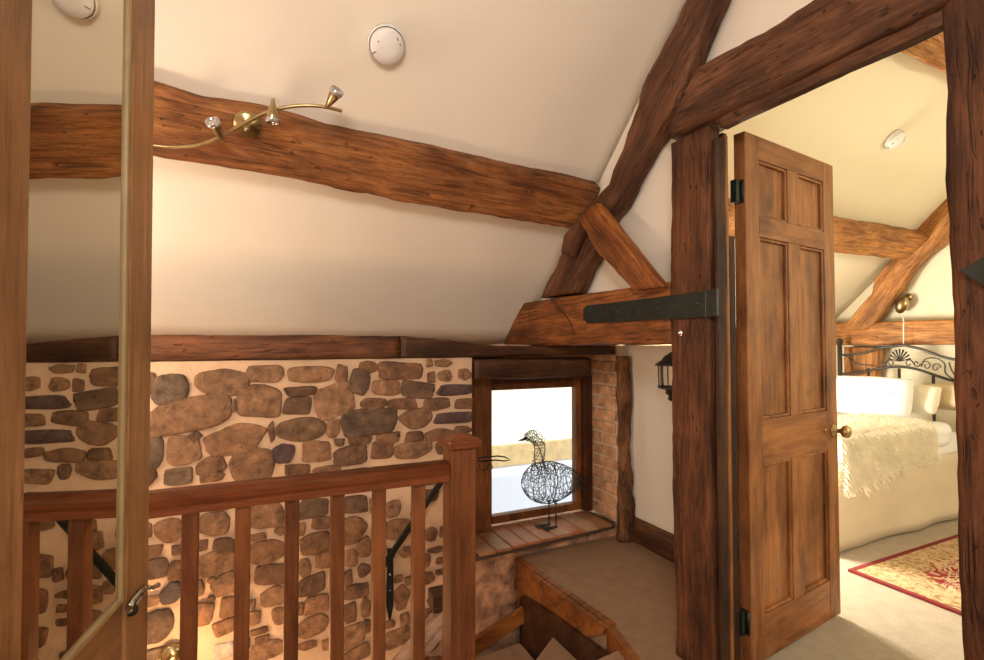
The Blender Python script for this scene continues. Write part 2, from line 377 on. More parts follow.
crop(300, 500, 4.125, [(50,35,118,72,0,'d'),(230,20,105,66),(8,120,30,48),(90,95,72,48),(205,125,138,100),(70,180,118,80,-8),(268,190,55,76),(385,35,58,62),(400,118,100,76),(18,282,48,68),(95,248,62,66),(210,240,54,62),(262,288,50,50),(50,350,116,70,-8),(195,320,36,62),(235,378,96,54),(70,430,98,66,0,'r'),(3,450,24,48),(205,465,52,72),(270,440,40,70),(50,520,128,70,-10,'r'),(205,565,125,80,-12,'r'),(30,600,76,32),(240,632,106,52,-12,'r'),(112,596,50,40),(275,522,28,54),(430,215,48,42),(540,140,48,52),(590,130,28,42),(560,205,66,22),(578,250,32,26),(510,250,50,50),(408,325,36,28),(445,330,26,32),(422,400,60,92,0,'r'),(525,322,52,42),(578,295,30,22),(430,495,42,48),(370,515,40,32),(405,572,118,70,-8,'r'),(520,470,46,44),(552,415,54,44),(330,600,44,50),(330,480,40,60),(330,385,40,54),(330,210,44,70),(330,110,44,60),(478,320,40,64),(478,400,36,50),(480,480,40,60),(480,575,60,50),(540,590,60,60),(150,120,20,60),(150,300,30,50),(150,400,30,50),(140,200,20,40),(155,480,30,60),(480,40,40,60),(480,140,40,60),(480,230,40,60),(640,90,60,70),(660,200,70,80),(650,320,60,70),(670,430,80,70),(640,530,70,60),(150,20,36,60),(310,20,40,60)])
tones = {None: [(.30,.155,.080),(.27,.140,.072),(.34,.18,.095),(.22,.12,.068),(.36,.20,.108)], 'd': [(.20,.125,.08),(.22,.13,.075)], 'g': [(.25,.165,.105),(.22,.15,.10)], 'p': [(.15,.09,.085),(.13,.08,.08)], 'r': [(.42,.235,.125),(.38,.205,.11)], 'k': [(.13,.10,.085)], 'w': [(.62,.56,.48)]}
def in_any(px, pz, lst, f=1.0):
    for (x, z, w, h) in lst:
        if ((px - x) / (w * f)) ** 2 + ((pz - z) / (h * f)) ** 2 < 1: return True
    return False
stones = []   # world: x, z, halfw, halfh, angle, tone
for (px, py, w, h, a, t) in STONES:
    if w < 4: continue
    c = onY(px, py, YW); e = onY(px + w / 2, py, YW); d = onY(px - w / 2, py, YW); u = onY(px, py - h / 2, YW); l = onY(px, py + h / 2, YW)
    stones.append((c.x, c.z, abs(e.x - d.x) / 2, abs(u.z - l.z) / 2, -R_(a) * 1.0 + (e.z - d.z) / max(.01, (e.x - d.x)) * 0, t))
known = [(s[0], s[1], s[2], s[3]) for s in stones]
z = -2.3
while z < 1.08:                      # stones outside the camera's sight, coursed
    x = XL + .05
    hh = random.uniform(.045, .085)
    while x < 1.0:
        ww = random.uniform(.05, .14)
        cx, cz = x + ww, z + hh
        if not (cx > -.5 and cz > -.33) and not in_any(cx, cz, known, 1.6):
            stones.append((cx, cz + random.uniform(-.01, .01), ww * .88, hh * .8, random.uniform(-.08, .08), None))
        x += 2 * ww + .012
    z += 2 * hh + .012
def stone_wall():
    bm = BM(); tl = bm.loops.layers.float_color.new('tone')
    # mortar face, lumpy
    x0, x1, z0, z1 = XL, 1.02, -2.36, 1.122
    nx, nz = int((x1 - x0) / .03), int((z1 - z0) / .03); g = []
    for i in range(nx + 1):
        row = []
        for j in range(nz + 1):
            X = x0 + (x1 - x0) * i / nx; Z = z0 + (z1 - z0) * j / nz
            row.append(bm.verts.new((X, YW + .004 + .006 * fbm((X, 0, Z), 9, 2), Z)))
        g.append(row)
    for i in range(nx):
        for j in range(nz): f = bm.faces.new((g[i][j], g[i + 1][j], g[i + 1][j + 1], g[i][j + 1])); f.smooth = True
    # body behind
    for k, (a, b) in enumerate((((XL, YW + .02, -2.36), (1.02, YW + .5, 1.118)),)):
        box(bm, a, b)
    box(bm, (XL, 2.645, 1.0), (1.02, 2.95, 1.20)); box(bm, (1.02, 2.80, 1.0), (2.06, 2.95, 1.19)); box(bm, (1.02, 2.645, 1.14), (1.97, 2.80, 1.19))
    for q, (cx, cz, hw, hh, ang, t) in enumerate(stones):
        n = 32; sd = random.random() * 99; hw *= 1.13; hh *= 1.15
        if cz < .78: hw *= 1.03; hh *= 1.03
        nc = random.choice((5, 6, 6, 7, 8)) if hw > .03 else random.choice((4, 5, 6)); a0 = random.uniform(0, 6.28)
        cors = []
        base = [math.atan2(sy * 1, sx * 1) for sx, sy in ((1, 1), (-1, 1), (-1, -1), (1, -1))] if random.random() < .6 else [a0 + 2 * math.pi * k / nc for k in range(nc)]
        extra = [random.uniform(0, 6.28) for _ in range(random.choice((0, 1, 2, 3)))] if len(base) == 4 else []
        angs = sorted(((b_ + random.uniform(-.22, .22)) % (2 * math.pi)) for b_ in base + extra)
        for a_ in angs:
            q_ = 4.2; rr = (abs(math.cos(a_)) ** q_ + abs(math.sin(a_)) ** q_) ** (-1 / q_) * random.uniform(.90, 1.06); cors.append((rr * math.cos(a_), rr * math.sin(a_)))
        per = []
        for k in range(len(cors)):
            (ax, ay), (bx, by) = cors[k], cors[(k + 1) % len(cors)]
            per.append(math.hypot(bx - ax, by - ay))
        tot = sum(per); outl = []; k = 0; acc = 0
        for i in range(n):
            d_ = tot * i / n
            while k < len(per) - 1 and d_ > acc + per[k]: acc += per[k]; k += 1
            t_ = (d_ - acc) / max(per[k], 1e-6); (ax, ay), (bx, by) = cors[k], cors[(k + 1) % len(cors)]
            outl.append((ax + (bx - ax) * t_, ay + (by - ay) * t_))
        for _ in range(2): outl = [((outl[i - 1][0] + 2 * outl[i][0] + outl[(i + 1) % n][0]) / 4, (outl[i - 1][1] + 2 * outl[i][1] + outl[(i + 1) % n][1]) / 4) for i in range(n)]
        mx_ = (max(abs(u) for u, v in outl) + .0); my_ = max(abs(v) for u, v in outl); outl = [(u / mx_, v / my_) for u, v in outl]
        col = list(random.choice(tones[t])); k = random.uniform(.72, 1.0); col = [c * k for c in col]
        prot = random.uniform(.006, .014)
        rings = []
        for (sc, y) in ((1.02, .008), (1.0, -prot * .30), (.96, -prot * .75), (.88, -prot), (.5, -prot * 1.05)):
            ring = []
            for i in range(n):
                u, v = outl[i]; w = 1 + .05 * noise.noise(Vector((u * 3.5, v * 3.5, sd))) + .03 * noise.noise(Vector((u * 9, v * 9, sd)))
                lx, lz = u * hw * sc * w, v * hh * sc * w
                X = cx + lx * math.cos(ang) - lz * math.sin(ang); Z = cz + lx * math.sin(ang) + lz * math.cos(ang)
                Yd = YW + y + (.006 * fbm((X, sd, Z), 22) if sc < 1 else 0)
                ring.append(bm.verts.new((X, Yd, Z)))
            rings.append(ring)
        c = bm.verts.new((cx, YW - prot * 1.1 + .006 * fbm((cx, sd, cz), 16), cz)); fs = []
        for A, B in zip(rings, rings[1:]):
            for i in range(n): fs.append(bm.faces.new((A[i], A[(i + 1) % n], B[(i + 1) % n], B[i])))
        for i in range(n): fs.append(bm.faces.new((rings[-1][i], rings[-1][(i + 1) % n], c)))
        for f in fs:
            f.material_index = 1; f.smooth = True
            for lp in f.loops: lp[tl] = (*col, 1)
    return struct('wall_stone', bm, [M['mortar'], M['stone']])
stone_wall()
# rough corner masonry below the window sill
bm = BM()
g = []
for i in range(15):
    row = []
    for j in range(31):
        X = 1.015 + .30 * i / 14; Z = -.84 + .90 * j / 30
        row.append(bm.verts.new((X, YW - .012 + .022 * fbm((X, 0, Z), 9, 8) + (.05 * ((i - 9) / 5) ** 2 if i > 9 else 0), Z)))
    g.append(row)
for i in range(14):
    for j in range(30): f = bm.faces.new((g[i][j], g[i + 1][j], g[i + 1][j + 1], g[i][j + 1])); f.smooth = True
box(bm, (1.02, YW + .04, -2.36), (1.33, YW + .45, .055))
box(bm, (1.33, YW + .055, -2.36), (2.06, YW + .45, .055))
struct('wall_below_window', bm, M['mortar2'])
# masonry of the window reveal (brick, right side) and over the window
bm = BM()
for k in range(14):
    z0 = .10 + k * .0765
    a = (k % 2) * .02
    box(bm, (1.985 + random.uniform(-.006, .006), 2.47 + a * .3, z0), (2.055, 2.60 - a, z0 + .064), .006, 1)
    box(bm, (1.99 + random.uniform(-.005, .005), 2.612 - a, z0 + .002), (2.055, 2.79, z0 + .064), .006, 1)
box(bm, (2.0, 2.47, .09), (2.058, 2.95, 1.185), 0, 0)
brick = plain('soft_brick', (.60, .33, .18), .85, var=.4, sc=16, bs=.9, bd=.008, bsc=40)
struct('wall_window_reveal', bm, [plain('reveal_mortar', (.72, .56, .40), .9, var=.2), brick])
# ---------------- window_1 with its sill
w1 = empty('window_1', (1.575, 2.75, .10)); w1['kind'] = 'structure'
GX0, GX1, GZ0, GZ1 = 1.270, 1.880, .150, .910
bm = BM(); o = w1.location
def wb(lo, hi, bev=.004): box(bm, Vector(lo) - o, Vector(hi) - o, bev)
wb((GX0 - .035, 2.735, .105), (GX0, 2.79, GZ1 + .045)); wb((GX1, 2.735, .105), (GX1 + .04, 2.79, GZ1 + .045))
wb((GX0, 2.735, .105), (GX1, 2.79, GZ0)); wb((GX0, 2.735, GZ1), (GX1, 2.79, GZ1 + .045))
obj('window_frame', bm, M['winframe'], w1)
bm = BM(); wb((GX1 + .04, 2.70, .10), (1.985, 2.80, .99)); wb((1.16, 2.72, .957), (GX1 + .04, 2.80, .999))
obj('outer_frame', bm, wood('frame_dark', (.14, .05, .018), (.09, .03, .012), (.05, .018, .008), axis=2), w1)
bm = BM(); wb((GX0, 2.76, GZ0), (GX1, 2.766, GZ1), 0); obj('window_pane', bm, M['glass'], w1)
bm = BM(); wb((1.04, 2.66, .095), (GX0 - .037, 2.80, .999), .006); obj('jamb_board', bm, M['winframe'], w1)
# iron casement latch
hl = onY(481, 459, 2.66)
bm = BM()
P = lambda x, y, Y=2.66: onY(x, y, Y) - o
tube(bm, [P(478, 458), P(487, 457), P(498, 456), P(505, 457), P(510, 460), P(504, 461), P(495, 460), P(484, 461), P(478, 461)], .0045, 6)
for (cx, cy, rr) in ((484, 466, 4.5), (489.5, 467, 3)):
    tube(bm, [P(cx + rr * math.cos(t * .5236), cy + rr * math.sin(t * .5236)) for t in range(12)], .0028, 5, closed=True)
obj('window_latch', bm, M['iron'], w1)
# sill of terracotta tiles
sb = empty('window_sill', (1.5, 2.6, .09)); sb.parent = None
sb['kind'] = 'structure'
bm = BM(); slab(bm, [(1.02, 2.405, .06), (1.98, 2.47, .06), (1.98, 2.735, .06), (1.02, 2.735, .06)], (0, 0, .026)); 
for v in bm.verts: v.co -= sb.location
obj('sill_bed', bm, M['grout'], sb)
x = 1.045; k = 0
while x < 1.95:
    w = random.uniform(.092, .112); bm = BM(); x2 = min(x + w, 1.975)
    fy = 2.402 + (x - 1.02) * .065
    box(bm, (x, fy, .08), (x2 - .006, 2.733, .096 + random.uniform(-.002, .003)), .004)
    for v in bm.verts: v.co -= sb.location
    t = obj('sill_tile', bm, plain('tile_tone', random.choice([(.36,.17,.08), (.42,.22,.11), (.40,.13,.05), (.46,.27,.15), (.42,.15,.06)]), .5, var=.22, sc=9, bs=.5, bd=.004, bsc=40), sb)
    x = x2; k += 1
# carpet nook skirting along the low wall
timber('baseboard_east', [((2.045, 2.42, 0.0), (2.045, 2.42, .15)), ((2.045, 1.48, 0.0), (2.045, 1.48, .158))], .018, M['oldoak'], .003, depth_vec=(1, 0, 0))['kind'] = 'structure'

# ================================================================== TIMBERS
def T(o, label, cat='beam', group=None):
    tag(o, label, cat, group, 'thing'); return o
def prs(L, R, X): return [(onX(*a, X), onX(*b, X)) for a, b in zip(L, R)]
# purlin across the sloping ceiling: face set off the slope
def purl(x0, x1, mat, label, seed, yb=2.235, yt=2.035, wob=1):
    pairs = []
    k = 24
    for i in range(k + 1):
        X = x0 + (x1 - x0) * i / k
        dz = .018 * noise.noise(Vector((X * 1.3, seed, 0))) * wob; dz2 = .016 * noise.noise(Vector((X * 1.7, seed + 9, 0))) * wob
        nrm = CN * -.135
        a = Vector((X, yb, czy(yb) + dz)) + nrm; b = Vector((X, yt, czy(yt) + dz2)) + nrm
        pairs.append((a, b))
    return pairs
# visible landing purlin traced in depth: lower and upper edges on a plane 12 cm below the slope
low = [(-60, 130), (60, 146), (151, 157), (230, 170), (300, 181), (360, 194), (420, 206), (500, 219), (548, 226), (583, 231)]
upp = [(-60, 40), (60, 66), (152, 87), (200, 102), (262, 112), (330, 130), (420, 149), (500, 166), (560, 179), (601, 188)]
OFF = .10
pr = [(ceilp(*a, OFF), ceilp(*b, OFF * .6)) for a, b in zip(low, upp)]
e = pr[2]; d = (pr[2][0] - pr[5][0])
pr = [(e[0] + d * 1.2 * 1.0 - Vector((0, 0, 0)), e[1] + d * 1.2)] + pr[2:]
T(timber('ceiling_beam', pr, .10, M['purlin'], .008, depth_vec=CN, seed=11, sq=10), 'long honey brown oak beam running across the sloping plaster ceiling above the stone wall')
# principal rafter
RL = [(538, 298), (552, 272), (566, 240), (585, 210), (607, 184), (622, 142), (637, 104), (641, 85), (663, 42), (686, 0), (716, -70)]
RR = [(574, 293), (583, 270), (592, 252), (604, 225), (624, 190), (646, 147), (664, 118), (680, 95), (690, 62), (711, 2), (736, -70)]
T(timber('rafter', prs(RL, RR, XT), .095, M['oldoak'], .010, depth_vec=(1, 0, 0), seed=3), 'curved brown oak rafter climbing the gable from the tie beam to the ceiling', 'beam')
# tie beam with its sloping end
te = timber('tie_beam', [((XT - .005, 2.95, 1.19), (XT - .005, 2.78, 1.36)), ((XT - .005, 2.74, 1.187), (XT - .005, 2.68, 1.448)), ((XT - .005, 2.3, 1.186), (XT - .005, 2.3, 1.452)), ((XT - .005, 1.9, 1.19), (XT - .005, 1.9, 1.448)), ((XT - .005, 1.468, 1.195), (XT - .005, 1.468, 1.440))], .13, M['tie'], .005, depth_vec=(1, 0, 0), sq=10, seed=5)
T(te, 'short orange brown tie beam under the rafter, iron strap fixed across it')
# brace between rafter and tie beam
BL_ = [(577, 216), (582, 226), (598, 255), (617, 274), (632, 290)]
BR_ = [(597, 203), (607, 214), (626, 237), (641, 258), (664, 287)]
T(timber('brace', prs(BL_, BR_, XT - .050), .034, M['tie'], .006, depth_vec=(1, 0, 0), seed=8), 'short slanting oak brace propped between rafter and tie beam', 'brace')
# cleat block
T(timber('cleat', prs([(560, 252), (563, 236), (577, 220)], [(571, 258), (578, 240), (590, 226)], XT - .045), .03, M['oldoak'], .004, depth_vec=(1, 0, 0)), 'small wooden cleat nailed to the rafter below the long beam end', 'cleat')
# collar over the door
CL = [(664, 139), (690, 128), (712, 117), (780, 85), (860, 45), (945, 3), (1010, -28)]
CU = [(688, 85), (696, 68), (712, 55), (762, 31), (812, -2), (890, -48), (960, -90)]
T(timber('collar_beam', prs(CL, CU, XT - .01), .14, M['oldoak'], .009, depth_vec=(1, 0, 0), seed=14), 'massive rough brown oak beam above the bedroom doorway')
T(timber('door_lintel', prs([(722, 128.5), (800, 91), (870, 58.5), (946, 23)], [(714, 119), (780, 87), (860, 47), (945, 5)], XT + .012), .032, M['oldoak'], .004, depth_vec=(1, 0, 0), seed=15, sq=12), 'dark timber door head beneath the big beam over the doorway', 'lintel')
# door posts
T(timber('timber_post', [((XT, 1.470, 0), (XT, 1.280, 0)), ((XT, 1.474, 1.0), (XT, 1.290, 1.0)), ((XT, 1.470, 1.99), (XT, 1.278, 1.99))], .055, M['post'], .006, depth_vec=(1, 0, 0), seed=21, sq=9), 'upright dark oak post on the hinge side of the bedroom doorway, strap hinge across it', 'post')
T(timber('timber_post', [((XT, .596, 0), (XT, .33, 0)), ((XT, .600, 1.0), (XT, .33, 1.0)), ((XT, .606, 1.8), (XT, .33, 1.8)), ((XT, .612, 2.4), (XT, .33, 2.4))], .16, M['post'], .006, depth_vec=(1, 0, 0), seed=24, sq=9), 'upright dark oak post on the latch side of the doorway, with a long split', 'post')
def dark_line(parent, pts, X, r):
    bm = BM(); tube(bm, [parent.matrix_world.inverted() @ onX(x, y, X) for x, y in pts], [r * .3] + [r] * (len(pts) - 2) + [r * .3], 6)
    c = obj('dark_line', bm, M['darkoak'], parent); return c
bpy.context.view_layer.update()
dark_line(bpy.data.objects['timber_post.001'], [(966, 14), (969, 40), (971.5, 62), (969.5, 95), (972, 125), (974, 150), (978, 163)], XT + .001, .0035)
dark_line(bpy.data.objects['tie_beam'], [(549, 297), (556, 304), (564, 313), (571, 323), (575, 333), (574, 343)], XT - .003, .0045)  # soft dark stripe across the tie beam, drawn as a dark tube
# door lining strips
dl = empty('door_lining', (1.58, 1.25, 0))
def strip(nm, lo, hi, mat):
    bm = BM(); box(bm, Vector(lo) - dl.location, Vector(hi) - dl.location, .004); return obj(nm, bm, mat, dl)
strip('lining', (1.522, 1.262, 0), (1.538, 1.40, 1.96), M['door_z']); strip('shade_strip', (1.472, 1.260, 0), (1.516, 1.274, 1.94), M['darkoak_z']); strip('back_strip', (1.565, 1.287, 0), (1.60, 1.40, 1.60), M['darkoak_z']); strip('stop', (1.535, 1.285, 0), (1.56, 1.40, 1.98), M['darkoak_z'])  # second strip: shade along the post edge, put into its near-black colour
tag(dl, 'narrow door lining strip fixed beside the hinge post of the bedroom doorway', 'door frame')
# wall plate and window lintel
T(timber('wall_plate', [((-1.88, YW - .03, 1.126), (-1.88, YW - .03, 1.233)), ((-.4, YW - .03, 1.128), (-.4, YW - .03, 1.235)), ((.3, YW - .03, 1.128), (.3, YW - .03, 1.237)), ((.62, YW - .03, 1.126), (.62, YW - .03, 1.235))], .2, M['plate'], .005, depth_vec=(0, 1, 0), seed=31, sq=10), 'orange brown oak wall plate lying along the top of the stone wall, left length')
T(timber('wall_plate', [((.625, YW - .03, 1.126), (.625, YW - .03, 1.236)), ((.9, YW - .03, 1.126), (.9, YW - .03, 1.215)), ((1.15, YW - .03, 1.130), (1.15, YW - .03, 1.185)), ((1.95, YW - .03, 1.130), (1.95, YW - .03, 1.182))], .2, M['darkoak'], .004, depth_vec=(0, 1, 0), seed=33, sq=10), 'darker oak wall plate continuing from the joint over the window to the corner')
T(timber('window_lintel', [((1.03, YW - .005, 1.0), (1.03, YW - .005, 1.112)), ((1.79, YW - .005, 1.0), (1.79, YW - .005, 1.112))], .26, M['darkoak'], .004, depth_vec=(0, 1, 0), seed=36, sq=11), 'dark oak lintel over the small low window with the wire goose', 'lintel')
T(timber('corner_post', [((1.965, 2.405, 0.0), (2.042, 2.375, 0.0)), ((1.97, 2.405, .5), (2.042, 2.375, .5)), ((1.965, 2.405, 1.12), (2.042, 2.38, 1.12))], .05, M['bark'], .014, seg=.02, depth_vec=(.3, 1, 0), seed=41), 'gnarled weathered oak post in the corner between brick window reveal and white wall', 'post')

# bedroom timbers
XB = 4.5
def purb(name, y0, y1, x0, x1, off, mat, label, depth=.14, seed=1):
    a = lambda X, Y: Vector((X, Y, czy(Y))) - CN * off
    return T(timber(name, [(a(x0, y0), a(x0, y1)), ((a((x0 + x1) / 2, y0 + .01)), a((x0 + x1) / 2, y1 + .01)), (a(x1, y0), a(x1, y1))], depth, mat, .007, depth_vec=CN, seed=seed), label)
purb('ceiling_beam', 2.19, 2.03, 1.66, 4.62, .12, M['bedbeam'], 'golden oak beam under the bedroom ceiling slope, ending at the bedroom rafter', .11, 52)
purb('ceiling_beam', 1.38, 1.24, 1.66, 4.62, .10, M['bedbeam'], 'high oak beam near the top of the doorway under the bedroom ceiling', .09, 53)
T(timber('rafter', prs([(838, 330), (855, 311), (871, 294), (874, 280), (895, 254), (922, 221), (951, 187), (990, 140)], [(868, 330), (882, 311), (899, 289), (905, 278), (924, 255), (943, 240), (966, 212), (1010, 160)], XB), .12, M['bedbeam'], .007, depth_vec=(1, 0, 0), seed=55), 'golden oak rafter slanting up the bedroom gable wall beyond the bed')
T(timber('tie_beam', prs([(800, 345), (960, 345), (1010, 346)], [(800, 324), (960, 319), (1010, 318)], XB + .01), .12, M['bedbeam'], .006, depth_vec=(1, 0, 0), seed=56), 'level golden oak tie beam on the bedroom wall above the headboard')
T(timber('timber_post', prs([(843, 347), (843, 400), (843, 502)], [(879, 348), (872, 400), (872, 502)], XB + .03), .10, M['bedbeam'], .006, depth_vec=(1, 0, 0), seed=57), 'stubby oak post under the bedroom tie beam behind the metal headboard', 'post')

# ================================================================== IRONWORK
def strap(name, pts, X, th, mat=None):
    bm = BM(); slab(bm, [onX(x, y, X) for x, y in pts], (-th, 0, 0))
    es = [e for e in bm.edges]; bmesh.ops.bevel(bm, geom=es, offset=.0015, segments=1, affect='EDGES')
    c = sum((v.co for v in bm.verts), Vector()) / len(bm.verts)
    return bm, c
sh = empty('strap_hinge', onX(640, 308, XT - .012))
bm, c = strap('strap', [(584, 309), (587, 305.5), (640, 299.5), (707, 291), (707, 317.5), (640, 320.5), (588, 323.5), (584, 319)], XT - .012, .006)
for v in bm.verts: v.co -= sh.location
obj('strap_plate', bm, M['iron'], sh)
bm, c = strap('strap', [(708, 290.5), (719, 288.5), (719, 316), (708, 317.5)], XT - .010, .010)
for v in bm.verts: v.co -= sh.location
obj('end_plate', bm, M['iron'], sh)
for (x, y) in ((618, 311), (658, 309), (697, 304)):
    bm = BM(); lathe(bm, [(0, .006), (.006, .005), (.009, 0)], 12, frame_z((-1, 0, 0), onX(x, y, XT - .018) - sh.location)); obj('bolt', bm, M['iron'], sh)
tag(sh, 'long black iron strap fixed across tie beam and hinge post', 'strap')
bo = BM(); lathe(bo, [(0, .010), (.006, .009), (.008, .003), (.012, 0)], 8, frame_z((-1, 0, 0), onX(680, 333, XT - .008))); b = obj('bolt_head', bo, M['chrome']); tag(b, 'small pale bolt head in the hinge post just below the black strap', 'bolt')
bm, c = strap('strap', [(961, 271), (975, 263), (1000, 248), (1040, 243), (1040, 300), (1000, 294), (975, 280)], XT - .009, .007)
b = obj('iron_strap', bm, M['iron']); tag(b, 'black iron strap with a pointed tip on the latch side doorpost', 'strap')

# ================================================================== DOOR
A = Vector((1.634, 1.268, .012)); Bq = Vector((2.32, 1.356, .012)); dd = (Bq - A); DW = dd.length; ang = math.atan2(dd.y, dd.x)
door = empty('door_1', A, ang); door['kind'] = 'structure'; DH = 1.985; TH = .045
SW = .092; MW = .088; pw = (DW - 2 * SW - MW) / 2
rails = [(0, .165), (.725, .895), (1.595, 1.675), (1.895, DH)]
def dpart(nm, lo, hi, mat, bev=.003):
    bm = BM(); box(bm, lo, hi, bev); return obj(nm, bm, mat, door)
dpart('stile', (0, 0, 0), (SW, TH, DH), M['door_z']); dpart('stile', (DW - SW, 0, 0), (DW, TH, DH), M['door_z'])
for z0, z1 in rails: dpart('rail', (SW, .0005, z0), (DW - SW, TH - .0005, z1), M['door_x'], .002)
for (z0, z1) in ((.165, .725), (.895, 1.595), (1.675, 1.895)):
    dpart('muntin', (SW + pw, .0008, z0), (SW + pw + MW, TH - .0008, z1), M['door_z'], .002)
    for x0 in (SW, SW + pw + MW):
        p = dpart('panel', (x0 - .004, .016, z0 - .004), (x0 + pw + .004, .030, z1 + .004), M['door_z'], .001)
        bm = BM()
        m_ = .012
        for (a, b) in (((x0, .004, z0), (x0 + m_, .018, z1)), ((x0 + pw - m_, .004, z0), (x0 + pw, .018, z1)), ((x0 + m_, .004, z0), (x0 + pw - m_, .018, z0 + m_)), ((x0 + m_, .004, z1 - m_), (x0 + pw - m_, .018, z1))):
            box(bm, a, b, .004)
        obj('moulding', bm, M['door_z'], p)
bm = BM(); lathe(bm, [(0, 0), (.026, 0), (.026, .004), (.010, .008), (.009, .026), (.014, .032), (.025, .040), (.028, .050), (.024, .060), (.012, .066), (0, .067)], 20, frame_z((0, -1, 0), (DW - .04, 0, .805)))
obj('door_knob', bm, M['brass_soft'], door)
bm = BM(); lathe(bm, [(0, 0), (.010, 0), (.008, .005), (0, .006)], 12, frame_z((0, -1, 0), (DW - .115, 0, .81))); obj('keyhole_cover', bm, M['brass_soft'], door)
for z0 in (1.715, .12):
    bm = BM(); box(bm, (-.036, .012, z0), (.0, .038, z0 + .085), .002); tube(bm, [(-.008, .006, z0), (-.008, .006, z0 + .085)], .006, 8)
    obj('hinge', bm, M['iron'], door)

# ================================================================== BALUSTRADE
YRAIL = 1.33
rl = empty('banister', (.5, YRAIL, 0))
# handrail profile
def handrail(bm, p0, p1, w=.058, h=.052):
    p0, p1 = Vector(p0), Vector(p1); ex = (p1 - p0).normalized(); ey = Vector((0, 0, 1)).cross(ex).normalized(); ez = ex.cross(ey)
    prof = [(-.5, 0), (.5, 0), (.5, .22), (.40, .32), (.46, .5), (.5, .68), (.46, .86), (.33, .97), (.12, 1), (-.12, 1), (-.33, .97), (-.46, .86), (-.5, .68), (-.46, .5), (-.40, .32), (-.5, .22)]
    A = [bm.verts.new(p0 + ey * u * w + ez * v * h) for u, v in prof]; B = [bm.verts.new(p1 + ey * u * w + ez * v * h) for u, v in prof]
    n = len(prof)
    for i in range(n): f = bm.faces.new((A[i], A[(i + 1) % n], B[(i + 1) % n], B[i])); f.smooth = 3 < i < 12
    bm.faces.new(A); bm.faces.new(B[::-1])
bm = BM(); handrail(bm, (-1.70 - .5, 0, .817), (.4765 - .5, 0, .817)); obj('handrail', bm, M['rail'], rl)
bxs = []
for px in (190, 242.5, 291.5, 337, 378.5, 418): bxs.append(onY(px, 560, YRAIL).x)
sp = (bxs[-1] - bxs[0]) / 5
xs = [bxs[0] - sp * k for k in range(1, 12)] + bxs
for x in xs:
    if x < -1.65: continue
    bm = BM(); box(bm, (x - .5 - .0165, -.0165, .05), (x - .5 + .0165, .0165, .819), .003); obj('baluster', bm, M['newel'], rl)
bm = BM(); box(bm, (-1.7 - .5, -.028, 0), (.4765 - .5, .028, .05), .004); obj('base_rail', bm, M['rail'], rl)
tag(rl, 'stained pine landing banister with square balusters in front of the stone wall', 'banister')
nw = empty('newel_post', (.514, YRAIL, 0))
bm = BM(); box(bm, (-.037, -.037, -.5), (.037, .037, .905), .004); obj('shaft', bm, M['newel'], nw)
bm = BM(); box(bm, (-.051, -.051, .905), (.051, .051, .93), .006)
v0 = [bm.verts.new(c) for c in ((-.048, -.048, .93), (.048, -.048, .93), (.048, .048, .93), (-.048, .048, .93))]; t0 = bm.verts.new((0, 0, .944))
for i in range(4): bm.faces.new((v0[i], v0[(i + 1) % 4], t0))
obj('cap', bm, M['rail'], nw)
tag(nw, 'square stained pine newel post with a flat cap at the end of the banister', 'post')
# stair handrail going down behind the newel
sr = empty('stair_banister', (.45, 1.46, 0))
q0 = onY(452, 600, 1.50); q1 = onY(392, 672, 1.50); dq = (q1 - q0).normalized()
bm = BM(); handrail(bm, q0 - sr.location - Vector((0, 0, .052)), q0 + dq * 1.6 - sr.location - Vector((0, 0, .052)), .06, .055); obj('handrail', bm, M['palewood'], sr)
for k in range(1, 9):
    p = q0 + dq * (.13 * k); bm = BM(); box(bm, p - sr.location + Vector((-.016, -.016, -.75)), p - sr.location + Vector((.016, .016, -.06)), .003); obj('baluster', bm, M['newel'], sr)
bm = BM(); c = onY(441, 596, 1.50) - sr.location; box(bm, c + Vector((-.035, -.03, -.035)), c + Vector((.03, .03, .022)), .006); obj('rail_end', bm, M['darkoak'], sr)
tag(sr, 'pale topped stair handrail sloping down behind the newel post', 'banister')
# black handrail on the stone wall
wr = empty('wall_handrail', onY(415, 520, 2.36))
a0, a1 = onY(452, 466, 2.37), onY(386, 562, 2.37); dr = (a1 - a0).normalized()
bm = BM()
ex = dr; ey = Vector((0, -1, 0)); ez = ex.cross(ey)
def obox(bm, c0, L, wy, wz):
    v = []
    for s in (0, L):
        for (y, z) in ((-1, -1), (1, -1), (1, 1), (-1, 1)): v.append(bm.verts.new(c0 + ex * s + ey * y * wy + ez * z * wz - wr.location))
    for f in ((0, 1, 2, 3), (7, 6, 5, 4), (0, 4, 5, 1), (1, 5, 6, 2), (2, 6, 7, 3), (3, 7, 4, 0)): bm.faces.new([v[i] for i in f])
obox(bm, a0, (onY(376, 576, 2.37) - a0).length, .012, .011); obj('rail_bar', bm, M['iron'], wr)
for sft in (0,):
    b0 = onY(394, 553, 2.37) + dr * sft
    bm = BM(); tube(bm, [b0 - wr.location, b0 + Vector((.005, .03, -.03)) - wr.location, b0 + Vector((.0, .065, -.045)) - wr.location], .007, 6)
    obj('bracket_arm', bm, M['iron'], wr)
    c = b0 + Vector((-.005, .052, -.03)); bm = BM()
    slab(bm, [c + Vector(k) - wr.location for k in ((-.014, 0, .03), (.014, 0, .03), (.018, 0, -.24), (.004, 0, -.31), (-.004, 0, -.31), (-.018, 0, -.24))], (0, .012, 0))
    bp = obj('bracket_plate', bm, M['iron'], wr)
    for dz in (-.01, -.09, -.17):
        bm = BM(); lathe(bm, [(0, .003), (.004, 0)], 8, frame_z((0, -1, 0), c + Vector((0, 0, dz)) - wr.location)); obj('screw', bm, M['chrome'], bp)
